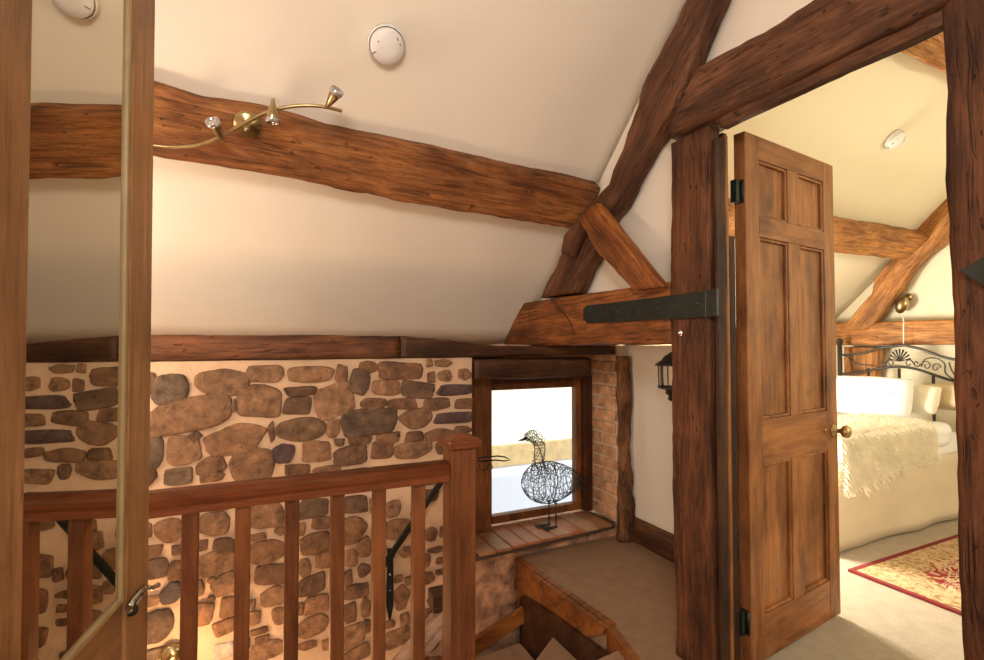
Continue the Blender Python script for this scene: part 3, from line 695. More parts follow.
tag(wr, 'black iron handrail sloping down the stone wall on a spear shaped bracket', 'handrail')

# ================================================================== STAIRS
st = empty('staircase', (1.0, 1.9, -.6)); st['kind'] = 'structure'
def sobj(nm, bm, mat):
    for v in bm.verts: v.co -= st.location
    return obj(nm, bm, mat, st)
# landing edge fascia: upper nosing board and lower one
f0, f1 = onX(508, 556, 1.305), onZ(612, 629, 0); 
bm = BM()
pts = [Vector((1.30, 2.47, .004)), Vector((1.345, 1.715, .004))] + [onX(*q, 1.33) for q in ((606, 633), (592, 635), (575, 634), (558, 631), (540, 624), (524, 612))] + [Vector((1.30, 2.47, -.23))]
slab(bm, pts, (-.022, -.002, 0)); sobj('landing_board', bm, M['board'])
bm = BM(); slab(bm, [Vector((1.29, 2.47, .004)), Vector((1.35, 1.712, .004)), Vector((1.375, 1.714, .004)), Vector((1.315, 2.47, .004))], (0, 0, .007)); sobj('landing_nosing', bm, M['board'])
bm = BM(); slab(bm, [Vector((1.352, 1.725, -.002)), Vector((1.30, 1.50, -.002)), Vector((1.30, 1.50, -.34)), Vector((1.352, 1.725, -.34))], (-.02, .004, 0)); sobj('landing_board', bm, M['board'])
bm = BM(); slab(bm, [Vector((1.33, 1.715, .0)), Vector((1.278, 1.495, .0)), Vector((1.31, 1.49, .0)), Vector((1.362, 1.71, .0))], (0, 0, .008)); sobj('landing_nosing', bm, M['board'])
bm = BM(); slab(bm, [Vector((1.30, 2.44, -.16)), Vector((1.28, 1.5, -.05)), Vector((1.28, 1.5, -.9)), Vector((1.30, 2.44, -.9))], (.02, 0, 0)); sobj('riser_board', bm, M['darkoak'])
# winder treads
def tread(pts, z, mat=M['carpet'], th=.20):
    bm = BM(); slab(bm, [Vector((p.x, p.y, z)) for p in pts], (0, 0, -th)); return sobj('tread', bm, mat)
NP = Vector((.53, 1.36, 0))
t1 = onZ(553, 637, -.2); t2 = onZ(520, 647, -.40)
tread([Vector((1.0, 1.33, 0)), Vector((1.275, 1.39, 0)), onZ(619, 650, -.03), onZ(588, 664, -.03), Vector((.95, 1.36, 0))], -.03, th=.1)
tread([NP, onZ(585, 668, -.2), t1, onZ(530, 668, -.2)], -.2)
tread([NP, onZ(541, 668, -.38), t2, onZ(474, 659, -.38), Vector((.55, 1.7, 0))], -.38)
for k in range(8):
    z = -.58 - .2 * k; x1 = .72 - .22 * k
    if z < -2.3: break
    bm = BM(); box(bm, (x1 - .25, 1.55, z - .2), (x1 + .02, 2.42, z)); sobj('tread', bm, M['carpet'])
# string board along the stone wall
a, b, c, d = onY(468, 645, 2.39), onY(526, 607, 2.39), onY(530, 619, 2.39), onY(468, 664, 2.39)
ext = (a - b) * 4
bm = BM(); slab(bm, [a + ext, b, c, d + ext], (0, .03, 0)); sobj('string_board', bm, M['board'])

# ================================================================== MIRROR DOOR
an = R_(8.75); tt = R_(.19)
nM = Vector((math.cos(an) * math.cos(tt), -math.sin(an) * math.cos(tt), math.sin(tt))); pM = nM * -.3483
def mp(x, y, off=0): return onP(x, y, pM + nM * off, nM)
uM = Vector((math.sin(an), math.cos(an), 0)); wM = uM.cross(Vector((0, 0, 1)))
hinge = mp(0, 340); base = Vector((hinge.x, hinge.y, 0)) - uM * .06
md = bpy.data.objects.new('mirror_door', None); COL.objects.link(md)
base = base + nM * ((pM - base).dot(nM))
up0 = nM.cross(uM).normalized(); roll = (mp(126, 10) - mp(118, 598)); roll = math.atan2(roll.dot(uM), roll.dot(up0))
exm = nM; ezm = (up0 * math.cos(roll) + uM * math.sin(roll)).normalized(); eym = ezm.cross(nM).normalized()
mwM = Matrix((exm, eym, ezm)).transposed().to_4x4(); mwM.translation = base; md.matrix_world = mwM
inv = mwM.inverted()
def ml(x, y): return inv @ mp(x, y)
yi0 = (ml(29, 10).y + ml(16, 640).y) / 2; yi1 = ml(126, 10).y; yi1b = ml(118, 598).y; ye = ml(148, 350).y
yi1 = (yi1 + yi1b) / 2
zb = ml(118, 598).z; ZT = 1.93
def mpart(nm, lo, hi, mat, bev=.004, par=md):
    bm = BM(); box(bm, lo, hi, bev); return obj(nm, bm, mat, par)
mpart('stile', (-.03, yi1 + .012, .02), (.006, ye, ZT), M['mirwood'], .005)
mpart('stile', (-.03, yi0 - .10, .02), (.006, yi0, ZT), M['mirwood'], .005)
mpart('bottom_panel', (-.028, yi0, .02), (.002, yi1 + .012, zb - .012), M['mirwood_y'], .002)
mpart('top_rail', (-.028, yi0, ZT - .09), (.004, yi1 + .012, ZT), M['mirwood_y'], .002)
mpart('mirror_glass', (-.006, yi0 - .004, zb - .004), (.0, yi1 + .004, ZT - .08), M['mirror'], 0)
mpart('beading', (-.004, yi1, zb - .012), (.005, yi1 + .0125, ZT - .09), M['bead'], .003)
mpart('beading', (-.004, yi0, zb - .012), (.005, yi1, zb), M['bead'], .003)
# latch
lh = [inv @ mp(x, y, .012) for x, y in ((129, 608), (133, 600), (140, 592), (146, 587), (152, 588), (158, 585))]
bm = BM(); tube(bm, lh[:4], [.006, .004, .004, .005], 8); tube(bm, [lh[3], lh[4], lh[5]], [.004, .004, .005], 8)
tube(bm, [inv @ mp(x, y, .010) for x, y in ((128, 612), (134, 608), (139, 599), (143, 594))], .0035, 8)
obj('latch', bm, M['chrome'], md)
bm = BM(); lathe(bm, [(0, 0), (.009, 0), (.009, .01), (.005, .014), (0, .015)], 12, frame_z((1, 0, 0), inv @ mp(128, 611, .004))); obj('latch_pivot', bm, M['iron'], md)
tag(md, 'narrow pine framed mirror door standing open on the landing, reflecting the banister', 'mirror')

# ================================================================== FIXTURES
def smoke(name, p, label, r=.07):
    e = empty(name, p); e.matrix_world = frame_z(-CN, p)
    bm = BM(); lathe(bm, [(0, 0), (r, 0), (r * 1.0, .012), (r * .95, .018)], 36); obj('base', bm, M['white'], e)
    bm = BM(); lathe(bm, [(r * .9, .016), (r * .9, .030), (r * .82, .038), (r * .4, .042), (0, .043)], 36); c = obj('cover', bm, M['white'], e)
    for (x, y, w, h) in ((.004, .045, .003, .016), (-.012, -.05, .008, .004), (.008, -.048, .010, .004), (.03, .02, .005, .005)):
        bm = BM(); s = r / .07; box(bm, (x * s, y * s, .0385), (x * s + w, y * s + h, .0415)); obj('vent_slot', bm, M['grey'], c)
    tag(e, label, 'smoke alarm', None); return e
smoke('smoke_alarm', ceilp(386, 44) - CN * .004, 'round white smoke alarm on the sloping landing ceiling above the long beam', .068)
smoke('smoke_alarm', ceilp(893, 138) - CN * .004, 'small white smoke alarm on the bedroom ceiling seen through the doorway', .055)
# spotlight bar
sl = empty('spotlight_bar', ceilp(247, 123, .13))
def sp_(x, y, o=.16): return ceilp(x, y, o) - sl.location
ctl = [(130, 141), (151, 145), (170, 147), (192, 146), (208, 142), (225, 134), (247, 122), (265, 113), (285, 107.5), (305, 105.5), (325, 107), (342, 111)]
bm = BM(); P3 = [sp_(*c) for c in ctl]; sm = []
for i in range(len(P3) - 1):
    p0 = P3[max(i - 1, 0)]; p1 = P3[i]; p2 = P3[i + 1]; p3 = P3[min(i + 2, len(P3) - 1)]
    for k in range(5):
        t = k / 5; sm.append(.5 * ((2 * p1) + (-p0 + p2) * t + (2 * p0 - 5 * p1 + 4 * p2 - p3) * t * t + (-p0 + 3 * p1 - 3 * p2 + p3) * t ** 3))
sm.append(P3[-1]); tube(bm, sm, .0062, 10); obj('bar', bm, M['brass'], sl)
bm = BM(); mx = frame_z(-CN, sp_(247, 124, .105)); lathe(bm, [(0, 0), (.046, 0), (.048, .006), (.042, .014), (.012, .02), (.010, .05), (0, .052)], 28, mx); obj('ceiling_plate', bm, M['brass'], sl)
for (tip, head, foc) in (((222.5, 141), (211, 119), .178), ((273, 99), (272.5, 118), .205), ((326, 108), (339, 88), .172), ((140, 150), (138, 130), .18)):
    a = sp_(*tip, .165); b = sp_(*head, foc); D = (b - a); Ln = .085; D.normalize(); mx = frame_z(D, a)
    h = empty('spot_head', (0, 0, 0)); h.parent = sl; h.matrix_parent_inverse = Matrix()
    bm = BM(); lathe(bm, [(0, -.004), (.005, 0), (.013, .03), (.019, .055), (.021, .072), (.019, .072), (.016, .05)], 18, mx); bpy.data.objects.remove(h)
    hd = obj('spot_head', bm, M['brass'], sl)
    bm = BM(); lathe(bm, [(.0235, .066), (.0235, .080), (.021, .081), (.020, .076), (.008, .070), (0, .072)], 18, mx); obj('lamp_glass', bm, M['glassw'], hd)
tag(sl, 'brass spotlight bar with a wavy arm fixed to the long ceiling beam', 'light fitting')
# wall lantern by the white wall
lc = Vector((1.93, onX(671, 372, 1.93).y, 0)); zt = onX(660, 352, 1.93).z; zl = onX(660, 364, 1.93).z; zb2 = onX(660, 385, 1.93).z
lt = empty('wall_lantern', (lc.x, lc.y, zb2))
hgt = zl - zb2
bm = BM(); lathe(bm, [(.078, hgt), (.085, hgt - .006), (.078, hgt + .006), (.05, hgt + .022), (.035, hgt + .045), (.022, hgt + .05), (0, hgt + .066)], 6); obj('roof', bm, M['bedmetal'], lt)
bm = BM(); lathe(bm, [(0, 0), (.07, 0), (.07, -.012), (.03, -.018), (.03, -.04), (.015, -.048), (.018, -.07), (0, -.08)], 6); obj('base', bm, M['bedmetal'], lt)
bm = BM()
for k in range(6): a = k * math.pi / 3; tube(bm, [(.062 * math.cos(a), .062 * math.sin(a), 0), (.066 * math.cos(a), .066 * math.sin(a), hgt)], .0035, 5)
obj('cage', bm, M['bedmetal'], lt)
bm = BM(); lathe(bm, [(.055, 0), (.058, hgt)], 6); obj('glass_shade', bm, M['glass'], lt)
bm = BM(); tube(bm, [(0, 0, -.05), (.05, 0, -.06), (.10, 0, -.02), (.118, 0, .0)], .008, 8); box(bm, (.115, -.03, -.08), (.125, .03, .05), .003); obj('wall_bracket', bm, M['bedmetal'], lt)
tag(lt, 'small black wall lantern on the white wall, half hidden by the hinge post', 'lantern')
# brass wall light low on the stairwell wall, glimpsed at the foot of the picture
wl = empty('wall_light', onY(167, 681, 2.33))
bm = BM(); lathe(bm, [(0, .045), (.010, .043), (.022, .036), (.036, .02), (.044, 0), (.04, 0), (.03, .02)], 24, Matrix.Translation((0, 0, 0))); obj('lamp_shade', bm, M['brass'], wl)
bm = BM(); tube(bm, [(0, 0, .045), (0, .03, .07), (0, .08, .05)], .006, 8); lathe(bm, [(0, 0), (.04, 0), (.035, .015), (0, .02)], 20, frame_z((0, -1, 0), (0, .10, .05))); obj('arm', bm, M['brass'], wl)
tag(wl, 'brass wall light low on the stone stairwell wall behind the balusters', 'light fitting')

# ================================================================== WIRE GOOSE
gz = .098
gp = onZ(549, 527, gz); gs = empty('wire_goose', gp)
D0 = gp.y
def gpt(x, y, dy=0): return onY(x, y, D0 + dy) - gp
rg = random.Random(5)
# body egg: head end left, tail right
bc = gpt(553, 481); bl = (gpt(523, 481) - gpt(582, 481)).length / 2; bh = (gpt(553, 459) - gpt(553, 503)).length / 2
def body(u, v):     # u along 0..1 from breast to tail, v angle
    x = -bl + 2 * bl * u
    prof = (math.sin(math.pi * min(1, u * 1.0) ** .78)) ** .62 if 0 < u < 1 else 0
    prof = max(prof, .0)
    tail = u * u
    r = bh * prof * (1 - .12 * u)
    cz = .010 - .012 * math.sin(u * 3.1) - .02 * (u ** 3)
    return bc + Vector((x, math.cos(v) * r * .72, cz + math.sin(v) * r))
bm = BM(); tr = .0017
for k in range(15):
    u = .05 + .9 * k / 14
    tube(bm, [body(min(.99, max(.01, u + .02 * math.sin(3 * v + k))), v) for v in [2 * math.pi * j / 20 for j in range(20)]], tr, 4, closed=True)
for k in range(12):
    v = 2 * math.pi * k / 12
    tube(bm, [body(.01 + .98 * j / 18, v + .12 * math.sin(j + k)) for j in range(19)], tr, 4)
for k in range(70):
    u, v = rg.random(), rg.random() * 6.28; pts = []; a = rg.random() * 6.28
    for j in range(10):
        pts.append(body(min(.98, max(.02, u)), v)); a += rg.uniform(-.9, .9); u += .035 * math.cos(a); v += .28 * math.sin(a)
    tube(bm, pts, tr * .9, 4)
tube(bm, [body(.0, 0), body(.02, 1.6)], tr, 4)
obj('body', bm, M['wire'], gs)
# tail feathers of wire
bm = BM()
for k in range(9):
    t = (k - 4) / 4
    tube(bm, [gpt(574, 484 + t * 7, .02 * t), gpt(582, 484.5 + t * 5, .015 * t), gpt(589 - abs(t) * 2, 487 + t * 2.5, 0)], .0018, 4)
obj('tail', bm, M['wire'], gs)
# neck and head
nk = [(541, 478, 9), (538.5, 468, 6.8), (539, 458, 5.3), (540, 449, 4.9), (539, 442, 5.4), (535, 436.5, 5.8), (530, 436, 4.8), (526, 438, 3.2)]
pxm = (gpt(540, 450) - gpt(541, 450)).length
cs = [(gpt(x, y), r * pxm) for x, y, r in nk]
def ring(c, d, r, n=10, ph=0):
    m = frame_z(d); return [c + m.to_3x3() @ Vector((r * math.cos(2 * math.pi * k / n + ph), r * math.sin(2 * math.pi * k / n + ph), 0)) for k in range(n)]
bm = BM(); fine = []
for i in range(len(cs) - 1):
    for k in range(3): t = k / 3; fine.append((cs[i][0].lerp(cs[i + 1][0], t), cs[i][1] * (1 - t) + cs[i + 1][1] * t))
fine.append(cs[-1])
for i, (c, r) in enumerate(fine):
    d = fine[min(i + 1, len(fine) - 1)][0] - fine[max(i - 1, 0)][0]
    tube(bm, ring(c, d, r, 12), tr, 4, closed=True)
for k in range(8):
    pts = []
    for i, (c, r) in enumerate(fine):
        v = 2 * math.pi * k / 8 + i * .22 * (1 if k % 2 else -1)
        pts.append(c + Vector((math.cos(v) * r * .9, math.sin(v) * r * .9, 0)) if i < 14 else c + Vector((0, math.cos(v) * r * .9, math.sin(v) * r * .9)))
    tube(bm, pts, tr, 4)
obj('neck_and_head', bm, M['wire'], gs)
bm = BM(); tube(bm, [gpt(526.5, 438), gpt(522, 440), gpt(517.5, 440.5)], [.011, .007, .001], 8); obj('beak', bm, M['wire'], gs)
for (x0, x1, yf, dy) in ((549, 549, 522, .03), (556, 556, 527, -.02)):
    bm = BM(); top = gpt(x0, 500, dy); ft = Vector((gpt(x1, yf, dy).x, gpt(x1, yf, dy).y, .004))
    tube(bm, [top, ft], .0042, 6)
    tube(bm, ring(top + Vector((0, 0, -.005)), Vector((0, 0, 1)), .012, 10), .003, 4, closed=True); tube(bm, ring(top + Vector((0, 0, -.02)), Vector((.2, .1, 1)), .010, 10), .003, 4, closed=True)
    obj('leg', bm, M['wire'], gs)
    bm = BM()
    for a in (-.25, .0, .28): tube(bm, [ft + Vector((.01, 0, 0)), ft + Vector((-.045 * math.cos(a), -.045 * math.sin(a) - .004, 0)), ft + Vector((-.092 * math.cos(a), -.095 * math.sin(a) - .01, 0))], .0042, 5)
    tube(bm, [ft + Vector((-.088, -.03, 0)), ft + Vector((-.07, 0, 0)), ft + Vector((-.088, .025, 0))], .003, 5)
    obj('foot', bm, M['wire'], gs)
tag(gs, 'wire mesh goose sculpture standing on the tiled window sill', 'sculpture')

# ================================================================== BEDROOM
bd = empty('bed', (3.7, 2.18, 0))
bo = bd.location
BX, BY0, BY1 = (2.93, 4.46), 1.765, 2.60
def soft(nm, lo, hi, mat, par, bev=.05, seg=5, dispn=.012, sc=5, sub=18, loc=bo, bulge=0):
    lo, hi = Vector(lo), Vector(hi); bm = BM(); r = bmesh.ops.create_cube(bm, size=2)
    bmesh.ops.subdivide_edges(bm, edges=bm.edges[:], cuts=sub, use_grid_fill=True)
    c, h = (lo + hi) / 2, (hi - lo) / 2
    for v in bm.verts:
        p = v.co.copy(); q = Vector((p.x * h.x, p.y * h.y, p.z * h.z)); inner = Vector([max(-h[i] + bev, min(h[i] - bev, q[i])) if h[i] > bev else 0 for i in range(3)])
        d = q - inner
        if d.length > 1e-6: q = inner + d.normalized() * min(d.length, bev)
        if bulge: q.z *= 1 + bulge * (1 - (p.x ** 2)) * (1 - (p.y ** 2))
        w = c + q; w += (d.normalized() if d.length > 1e-6 else Vector((0, 0, 1))) * dispn * fbm(w, sc)
        v.co = w - loc
    return obj(nm, bm, mat, par, smooth=True)
# valance with soft folds
bm = BM(); n = 150; rows = 8; g = []
per = [(BX[0], BY1), (BX[0], BY0), (BX[1], BY0)]
L1 = BY1 - BY0; L2 = BX[1] - BX[0]
for i in range(n + 1):
    s = (L1 + L2) * i / n
    if s < L1: p = Vector((BX[0], BY1 - s, 0)); nn = Vector((-1, 0, 0))
    else: p = Vector((BX[0] + s - L1, BY0, 0)); nn = Vector((0, -1, 0))
    row = []
    for j in range(rows + 1):
        t = j / rows; z = .012 + .44 * t
        w = (.010 * math.sin(s * 9 + 1.2 * math.sin(s * 3)) * (1 - t) + .012 * noise.noise(Vector((s * 3, z * 9, 0))) + .012 * (1 - t))
        row.append(bm.verts.new(p + nn * w + Vector((0, 0, z)) - bo))
    g.append(row)
for i in range(n):
    for j in range(rows): f = bm.faces.new((g[i][j], g[i + 1][j], g[i + 1][j + 1], g[i][j + 1])); f.smooth = True
vo = obj('valance', bm, M['valance'], bd); mdv = vo.modifiers.new('thick', 'SOLIDIFY'); mdv.thickness = .006
soft('divan_base', (BX[0] + .02, BY0 + .02, .03), (BX[1], BY1, .42), M['valance'], bd, .03, dispn=.002, sub=4)
soft('mattress', (BX[0] + .01, BY0 + .005, .42), (BX[1], BY1, .585), M['linen'], bd, .05, dispn=.006)
soft('duvet', (BX[0] - .015, BY0 - .025, .50), (4.28, BY1 + .0, .655), M['linen'], bd, .055, dispn=.022, sc=5, sub=30)
# headboard
XH = 4.40
hb = lambda x, y: onX(x, y, XH) - bo
def crv(pts, n=6):
    P_ = [hb(*p) for p in pts]; out = []
    for i in range(len(P_) - 1):
        p0 = P_[max(i - 1, 0)]; p1 = P_[i]; p2 = P_[i + 1]; p3 = P_[min(i + 2, len(P_) - 1)]
        for k in range(n):
            t = k / n; out.append(.5 * ((2 * p1) + (-p0 + p2) * t + (2 * p0 - 5 * p1 + 4 * p2 - p3) * t * t + (-p0 + 3 * p1 - 3 * p2 + p3) * t ** 3))
    out.append(P_[-1]); return out
H = lambda x, y: (830 + x / 4.714, 320 + y / 4.714)
bm = BM()
tube(bm, crv([H(55, 165), H(150, 158), H(240, 132), H(340, 120), (910, 346.5), H(440, 140), H(520, 170), H(600, 188), H(680, 190)]), .010, 8); obj('top_rail', bm, M['bedmetal'], bd)
bm = BM()
tube(bm, crv([H(55, 255), H(150, 245), H(240, 228), H(330, 220), H(420, 235), H(500, 262), H(600, 292), H(680, 300)]), .010, 8); obj('lower_rail', bm, M['bedmetal'], bd)
for (x0, ya, yb) in ((45, 100, 560), (690, 130, 560)):
    bm = BM(); a = hb(*H(x0, ya)); b = Vector((a.x, a.y, .02)); tube(bm, [a, b], .017, 10)
    bmesh.ops.create_uvsphere(bm, u_segments=10, v_segments=8, radius=.024, matrix=Matrix.Translation(a)); obj('post', bm, M['bedmetal'], bd)
for x0 in (180, 326, 487, 600):
    bm = BM(); a = hb(*H(x0, 228 if x0 < 400 else 262)); tube(bm, [a, Vector((a.x, a.y, .6))], .010, 8); obj('spindle', bm, M['bedmetal'], bd)
bm = BM()
for k in range(9):
    a = math.pi * (k + .5) / 9
    c0 = H(328, 195); e0 = H(328 + 52 * math.cos(a), 192 - 55 * math.sin(a))
    q = [hb(*c0), hb(*e0)]; tube(bm, q, [.003, .007], 6)
def spiral(cx, cy, r, turns, ph, dirn=1):
    pts = []
    for k in range(22):
        t = k / 21; a = ph + dirn * turns * 2 * math.pi * t; rr = r * (1 - .75 * t); pts.append(hb(*H(cx + rr * math.cos(a), cy + rr * math.sin(a))))
    return pts
for s in ((285, 205, 20, 1, 3.2, 1), (372, 205, 20, 1, 0, -1), (255, 212, 14, 1, 3, 1), (408, 205, 18, 1, 0, 1), (455, 215, 24, 1.2, 3.1, 1), (500, 225, 22, 1.1, 0, -1)):
    tube(bm, spiral(*s), .004, 5)
tube(bm, crv([H(430, 220), H(450, 185), H(500, 180), H(540, 205), H(545, 250), H(590, 285)]), .005, 5)
tube(bm, crv([H(560, 200), H(575, 240), H(600, 270), H(640, 285)]), .005, 5)
tube(bm, crv([H(70, 165), H(130, 205), H(200, 215), H(240, 228)]), .005, 5)
obj('scrollwork', bm, M['bedmetal'], bd)
tag(bd, 'bed with white bedding, beige valance and a scrolled metal headboard', 'bed')
# pillows
def pillow(px, py, wpx, hpx, X, th, mat, label, tilt=0, yaw=0):
    c = onX(px, py, X); w = (onX(px - wpx / 2, py, X) - onX(px + wpx / 2, py, X)).length / 2; h = (onX(px, py - hpx / 2, X) - onX(px, py + hpx / 2, X)).length / 2
    bm = BM(); bmesh.ops.create_cube(bm, size=2); bmesh.ops.subdivide_edges(bm, edges=bm.edges[:], cuts=14, use_grid_fill=True)
    for v in bm.verts:
        x, y, z = v.co; f = max(0, (1 - x ** 4) * (1 - z ** 4)) ** .5
        r = 1 - .06 * (x * x) * (z * z)
        v.co = Vector((x * w * (1 - .05 * z * z), y * th * (.12 + .88 * f), z * h * (1 - .06 * x * x))) 
        v.co += Vector((0, 1, 0)) * .008 * fbm(v.co, 12, px)
    o = obj('pillow', bm, mat, smooth=True)
    o.matrix_world = Matrix.Translation(c) @ Matrix.Rotation(R_(-90 + yaw), 4, 'Z') @ Matrix.Rotation(R_(tilt), 4, 'X')
    tag(o, label, 'pillow', None); return o, w, h
p3, *_ = pillow(948, 397, 56, 26, 4.25, .06, M['fawn'], 'fawn pillow at the end of the bed partly hidden by the doorpost', tilt=-22)
p2, *_ = pillow(919, 399, 40, 30, 4.13, .05, M['linen2'], 'cream pillow between the embroidered pillow and the fawn pillow', tilt=-25, yaw=-4)
p1, w, h = pillow(871, 396, 74, 40, 3.98, .07, M['linen'], 'large white pillow with embroidered sprig motifs leaning on the headboard', tilt=-18, yaw=6)
for k, (u, v) in enumerate(((-.05, .35), (-.55, .1), (.35, .1))):
    bm = BM()
    for j in range(5):
        a = j * 1.256; tube(bm, [Vector((-u * w + .016 * math.cos(a) * q, -.074 if k == 0 else -.069, v * h + .012 * math.sin(a) * q)) for q in (.2, 1, 1.2)], .003, 5)
    obj('embroidery', bm, M['stitch'], p1)
# fluffy throw over the side of the bed
bm = BM(); g = []; nx, ns = 60, 22; X0, X1 = 2.90, 3.86
def throw_pt(i, j):
    X = X0 + (X1 - X0) * i / nx; s = j / ns * (.50 + .05 * math.sin(i * .5) + .06 * noise.noise(Vector((i * .3, 2, 0))))
    ex = .03 * noise.noise(Vector((X * 3, j * .3, 5)))
    top = .38
    drop = .235 + .10 * max(0, 1 - (X - X0) / .9)
    s = j / ns * (top + drop * (1 + .25 * noise.noise(Vector((i * .35, 7, 0)))))
    if s < top: return Vector((X, BY0 - .045 + top - s, .700 + .006 * fbm((X, s, 0), 7)))
    t = (s - top)
    return Vector((X, BY0 - .058 - min(t, .03) - .01 * math.sin(t * 8) - .008 * fbm((X, s, 0), 7), .700 - max(0, t - .004)))
for i in range(nx + 1): g.append([bm.verts.new(throw_pt(i, j)) for j in range(ns + 1)])
for i in range(nx):
    for j in range(ns): f = bm.faces.new((g[i][j], g[i + 1][j], g[i + 1][j + 1], g[i][j + 1])); f.smooth = True
rt = random.Random(3)
for k in range(5200):           # tufts
    i, j = rt.random() * nx, (rt.random() ** .8) * ns
    i0, j0 = min(nx - 1, int(i)), min(ns - 1, int(j)); p = g[i0][j0].co.lerp(g[i0 + 1][j0 + 1].co, rt.random())
    side = p.z < .68
    nrm = Vector((rt.uniform(-.5, .5), -1, -.9)) if side else Vector((rt.uniform(-1, 1), rt.uniform(-1, .4), .55))
    nrm.normalize(); ln = rt.uniform(.018, .04); a = nrm.orthogonal().normalized() * .0035; b = nrm.cross(a).normalized() * .0035
    dn = Vector((rt.uniform(-.3, .3), -.1, -.5)) * ln * .5
    v = [bm.verts.new(p + q) for q in (a, (b - a) * .7, (-a - b) * .7)]; m_ = bm.verts.new(p + nrm * ln + dn)
    for q in range(3): bm.faces.new((v[q], v[(q + 1) % 3], m_))
th = obj('fur_throw', bm, M['fur']); tag(th, 'shaggy cream fur throw draped over the side of the bed', 'throw')
# rug
def rugmat():
    m, nt, N, L, B = newmat('rug_pattern'); v = texco(N, L)
    w = noi(N, L, v, 11, 3, .6, 1.6); w2 = noi(N, L, v, 26, 2, .5, 1.0)
    gr = N.new('ShaderNodeTexGradient'); gr.gradient_type = 'SPHERICAL'
    mp_ = N.new('ShaderNodeMapping'); t = N.new('ShaderNodeTexCoord'); L.new(t.outputs['Object'], mp_.inputs['Vector']); mp_.inputs['Scale'].default_value = (1.7, 3.0, 1); mp_.inputs['Location'].default_value = (.12, .15, 0); L.new(mp_.outputs['Vector'], gr.inputs['Vector'])
    med = ramp(N, L, mth(N, L, 'ADD', gr.outputs['Fac'], mth(N, L, 'MULTIPLY', mth(N, L, 'SUBTRACT', w, .5), .9)), [(.30, (0, 0, 0)), (.34, (1, 1, 1))])
    lines = ramp(N, L, mth(N, L, 'ABSOLUTE', mth(N, L, 'SUBTRACT', w, .5)), [(.03, (1, 1, 1)), (.05, (0, 0, 0))])
    base = ramp(N, L, w2, [(.36, (.25, .15, .06)), (.46, (.46, .31, .16)), (.54, (.54, .39, .22)), (.64, (.30, .18, .08))])
    redw = mixc(N, L, lines, (.24, .014, .014), (.58, .44, .28))
    c = mixc(N, L, med, base, redw)
    L.new(c, B.inputs['Base Color']); B.inputs['Roughness'].default_value = .95; bump(N, L, noi(N, L, v, 220, 2), B, .6, .004); return m
rx0, rx1, ry0, ry1 = 2.80, 4.15, .93, 1.60
rug = empty('rug', ((rx0 + rx1) / 2, (ry0 + ry1) / 2, .002)); ro = rug.location
bm = BM(); box(bm, (rx0 + .026 - ro.x, ry0 + .026 - ro.y, 0), (rx1 - .026 - ro.x, ry1 - .026 - ro.y, .011), .002); obj('field', bm, rugmat(), rug)
bm = BM(); w = .027
hx, hy = (rx1 - rx0) / 2, (ry1 - ry0) / 2
for lo, hi in (((-hx, -hy, 0), (hx, -hy + w, .012)), ((-hx, hy - w, 0), (hx, hy, .012)), ((-hx, -hy + w, 0), (-hx + w, hy - w, .012)), ((hx - w, -hy + w, 0), (hx, hy - w, .012))): box(bm, lo, hi, .002)
obj('border', bm, plain('rug_red', (.17, .010, .012), .95, var=.15, sc=60), rug)
tag(rug, 'patterned cream rug with red border and motifs on the bedroom carpet', 'rug')
# bedroom wall lamp and pull cord
wp = onX(905, 302, XG - .05); lw = empty('wall_light', wp)
bm = BM(); lathe(bm, [(0, 0), (.03, 0), (.028, .01), (.01, .02), (0, .02)], 16, frame_z((-1, 0, 0), (.05, 0, .04))); tube(bm, [(.04, 0, .04), (0, .01, .045), (-.03, 0, .02)], .006, 6); obj('bracket', bm, M['brass'], lw)
bm = BM(); lathe(bm, [(.012, .05), (.03, .03), (.045, 0), (.04, -.04), (.022, -.075), (.004, -.085)], 14, Matrix.Translation((-.03, 0, -.01)) @ Matrix.Rotation(.35, 4, 'X')); obj('lamp_shade', bm, M['brass'], lw)
tag(lw, 'small brass shell shaped wall light below the bedroom rafter', 'light fitting')
bm = BM(); a = onX(903.5, 316, 4.44); b = onX(903.5, 345, 4.44); tube(bm, [a + Vector((0, 0, .02)), b], .0035, 6); lathe(bm, [(0, -.02), (.008, -.018), (.006, 0), (0, .004)], 10, Matrix.Translation(b))
c = obj('pull_cord', bm, M['white']); tag(c, 'thin white light pull cord hanging against the bedroom tie beam', 'cord')

# ================================================================== OUTSIDE
ex_ = empty('neighbouring_building', (1.5, 5.6, -3)); eo = ex_.location
bm = BM(); box(bm, Vector((-3, 5.6, -.08)) - eo, Vector((9, 5.9, 6)) - eo); obj('upper_wall', bm, plain('cream_render', (.86, .82, .62), .9, var=.04), ex_)
bm = BM(); box(bm, Vector((-3, 5.56, -.34)) - eo, Vector((9, 5.9, -.08)) - eo, .01); obj('timber_band', bm, plain('weathered_timber', (.50, .36, .17), .8, var=.2), ex_)
bm = BM(); box(bm, Vector((-3, 5.6, -3)) - eo, Vector((9, 5.9, -.34)) - eo); obj('lower_wall', bm, plain('white_render', (.86, .87, .88), .9, var=.02), ex_)
tag(ex_, 'pale rendered building with a timber band seen through the small window', 'building')
bm = BM(); slab(bm, [(-6, 2.96, -3.05), (10, 2.96, -3.05), (10, 12, -3.05), (-6, 12, -3.05)], (0, 0, .05)); o = struct('ground_outside', bm, plain('gravel', (.5, .46, .4), .95)); 

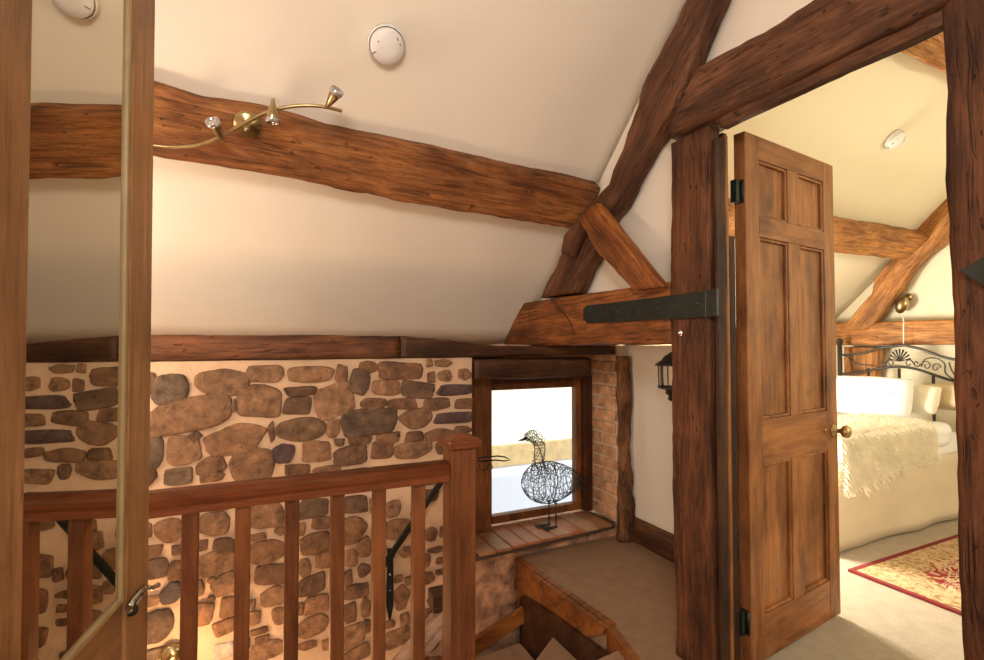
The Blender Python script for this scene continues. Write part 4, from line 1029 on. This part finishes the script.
# ================================================================== LIGHT
wd = bpy.data.worlds.new('world'); S.world = wd; wd.use_nodes = True
bg = wd.node_tree.nodes['Background']; bg.inputs['Color'].default_value = (.75, .86, 1, 1); bg.inputs['Strength'].default_value = 1.6
def light(name, kind, loc, power, col, size=.1, size_y=None, target=None, spread=None, angle=None, blend=.5):
    d = bpy.data.lights.new(name, kind); d.energy = power; d.color = col
    o = bpy.data.objects.new(name, d); COL.objects.link(o); o.location = loc
    if kind == 'AREA':
        d.size = size
        if size_y: d.shape = 'RECTANGLE'; d.size_y = size_y
        if spread: d.spread = R_(spread)
    elif kind == 'SUN': d.angle = R_(size)
    else: d.shadow_soft_size = size
    if kind == 'SPOT': d.spot_size = R_(angle); d.spot_blend = blend
    if target is not None: o.rotation_euler = (Vector(target) - Vector(loc)).to_track_quat('-Z', 'Y').to_euler()
    return o
light('sun', 'SUN', (0, -5, 8), 2.3, (1, .95, .84), 1, target=(1.2, 5, 0))
# added soft fill behind the camera, the slope has no opening
light('rear_fill', 'AREA', (-.3, -.75, 2.10), 52, (1, .91, .82), .9, .7, target=(.6, 2.0, .9))
# stairwell lamps (warm)
light('stair_lamp_high', 'POINT', (-.90, 1.90, 1.32), 23, (1, .76, .54), .08)
light('stair_wall_lamp', 'POINT', (-.74, 2.32, 1.0), 1.6, (1, .78, .5), .03)
light('stair_lamp_low', 'POINT', onY(166, 688, 2.22), 4.5, (1, .60, .30), .04)
light('hall_lamp', 'POINT', (-.2, 1.8, -1.2), 50, (1, .62, .33), .15)
light('landing_fill', 'POINT', (-1.0, -.7, 1.0), 28, (1, .84, .68), .3)  # unseen warm fill, added to brighten the foot of the ceiling slope
# bedroom window daylight
light('bedroom_daylight', 'AREA', ((BX0 + BX1) / 2, YB + .06, (BZ0 + BZ1) / 2), 115, (1, .92, .74), .55, .6, target=(3.3, 1.4, .9))
light('bedroom_fill', 'AREA', (3.6, -.9, 1.9), 36, (1, .90, .68), .9, .7, target=(3.9, 2.2, .7))  # added fill from the unseen side, brightens the near side of the bed

vs = S.view_settings; vs.view_transform = 'Standard'; vs.look = 'None'; vs.exposure = 0.22; vs.gamma = 1; vs.use_curve_mapping = False
S.cycles.max_bounces = 8; S.cycles.diffuse_bounces = 5; S.cycles.glossy_bounces = 4; S.cycles.transmission_bounces = 6
S.cycles.use_denoising = True; S.cycles.sample_clamp_indirect = 4; S.cycles.caustics_reflective = False; S.cycles.caustics_refractive = False
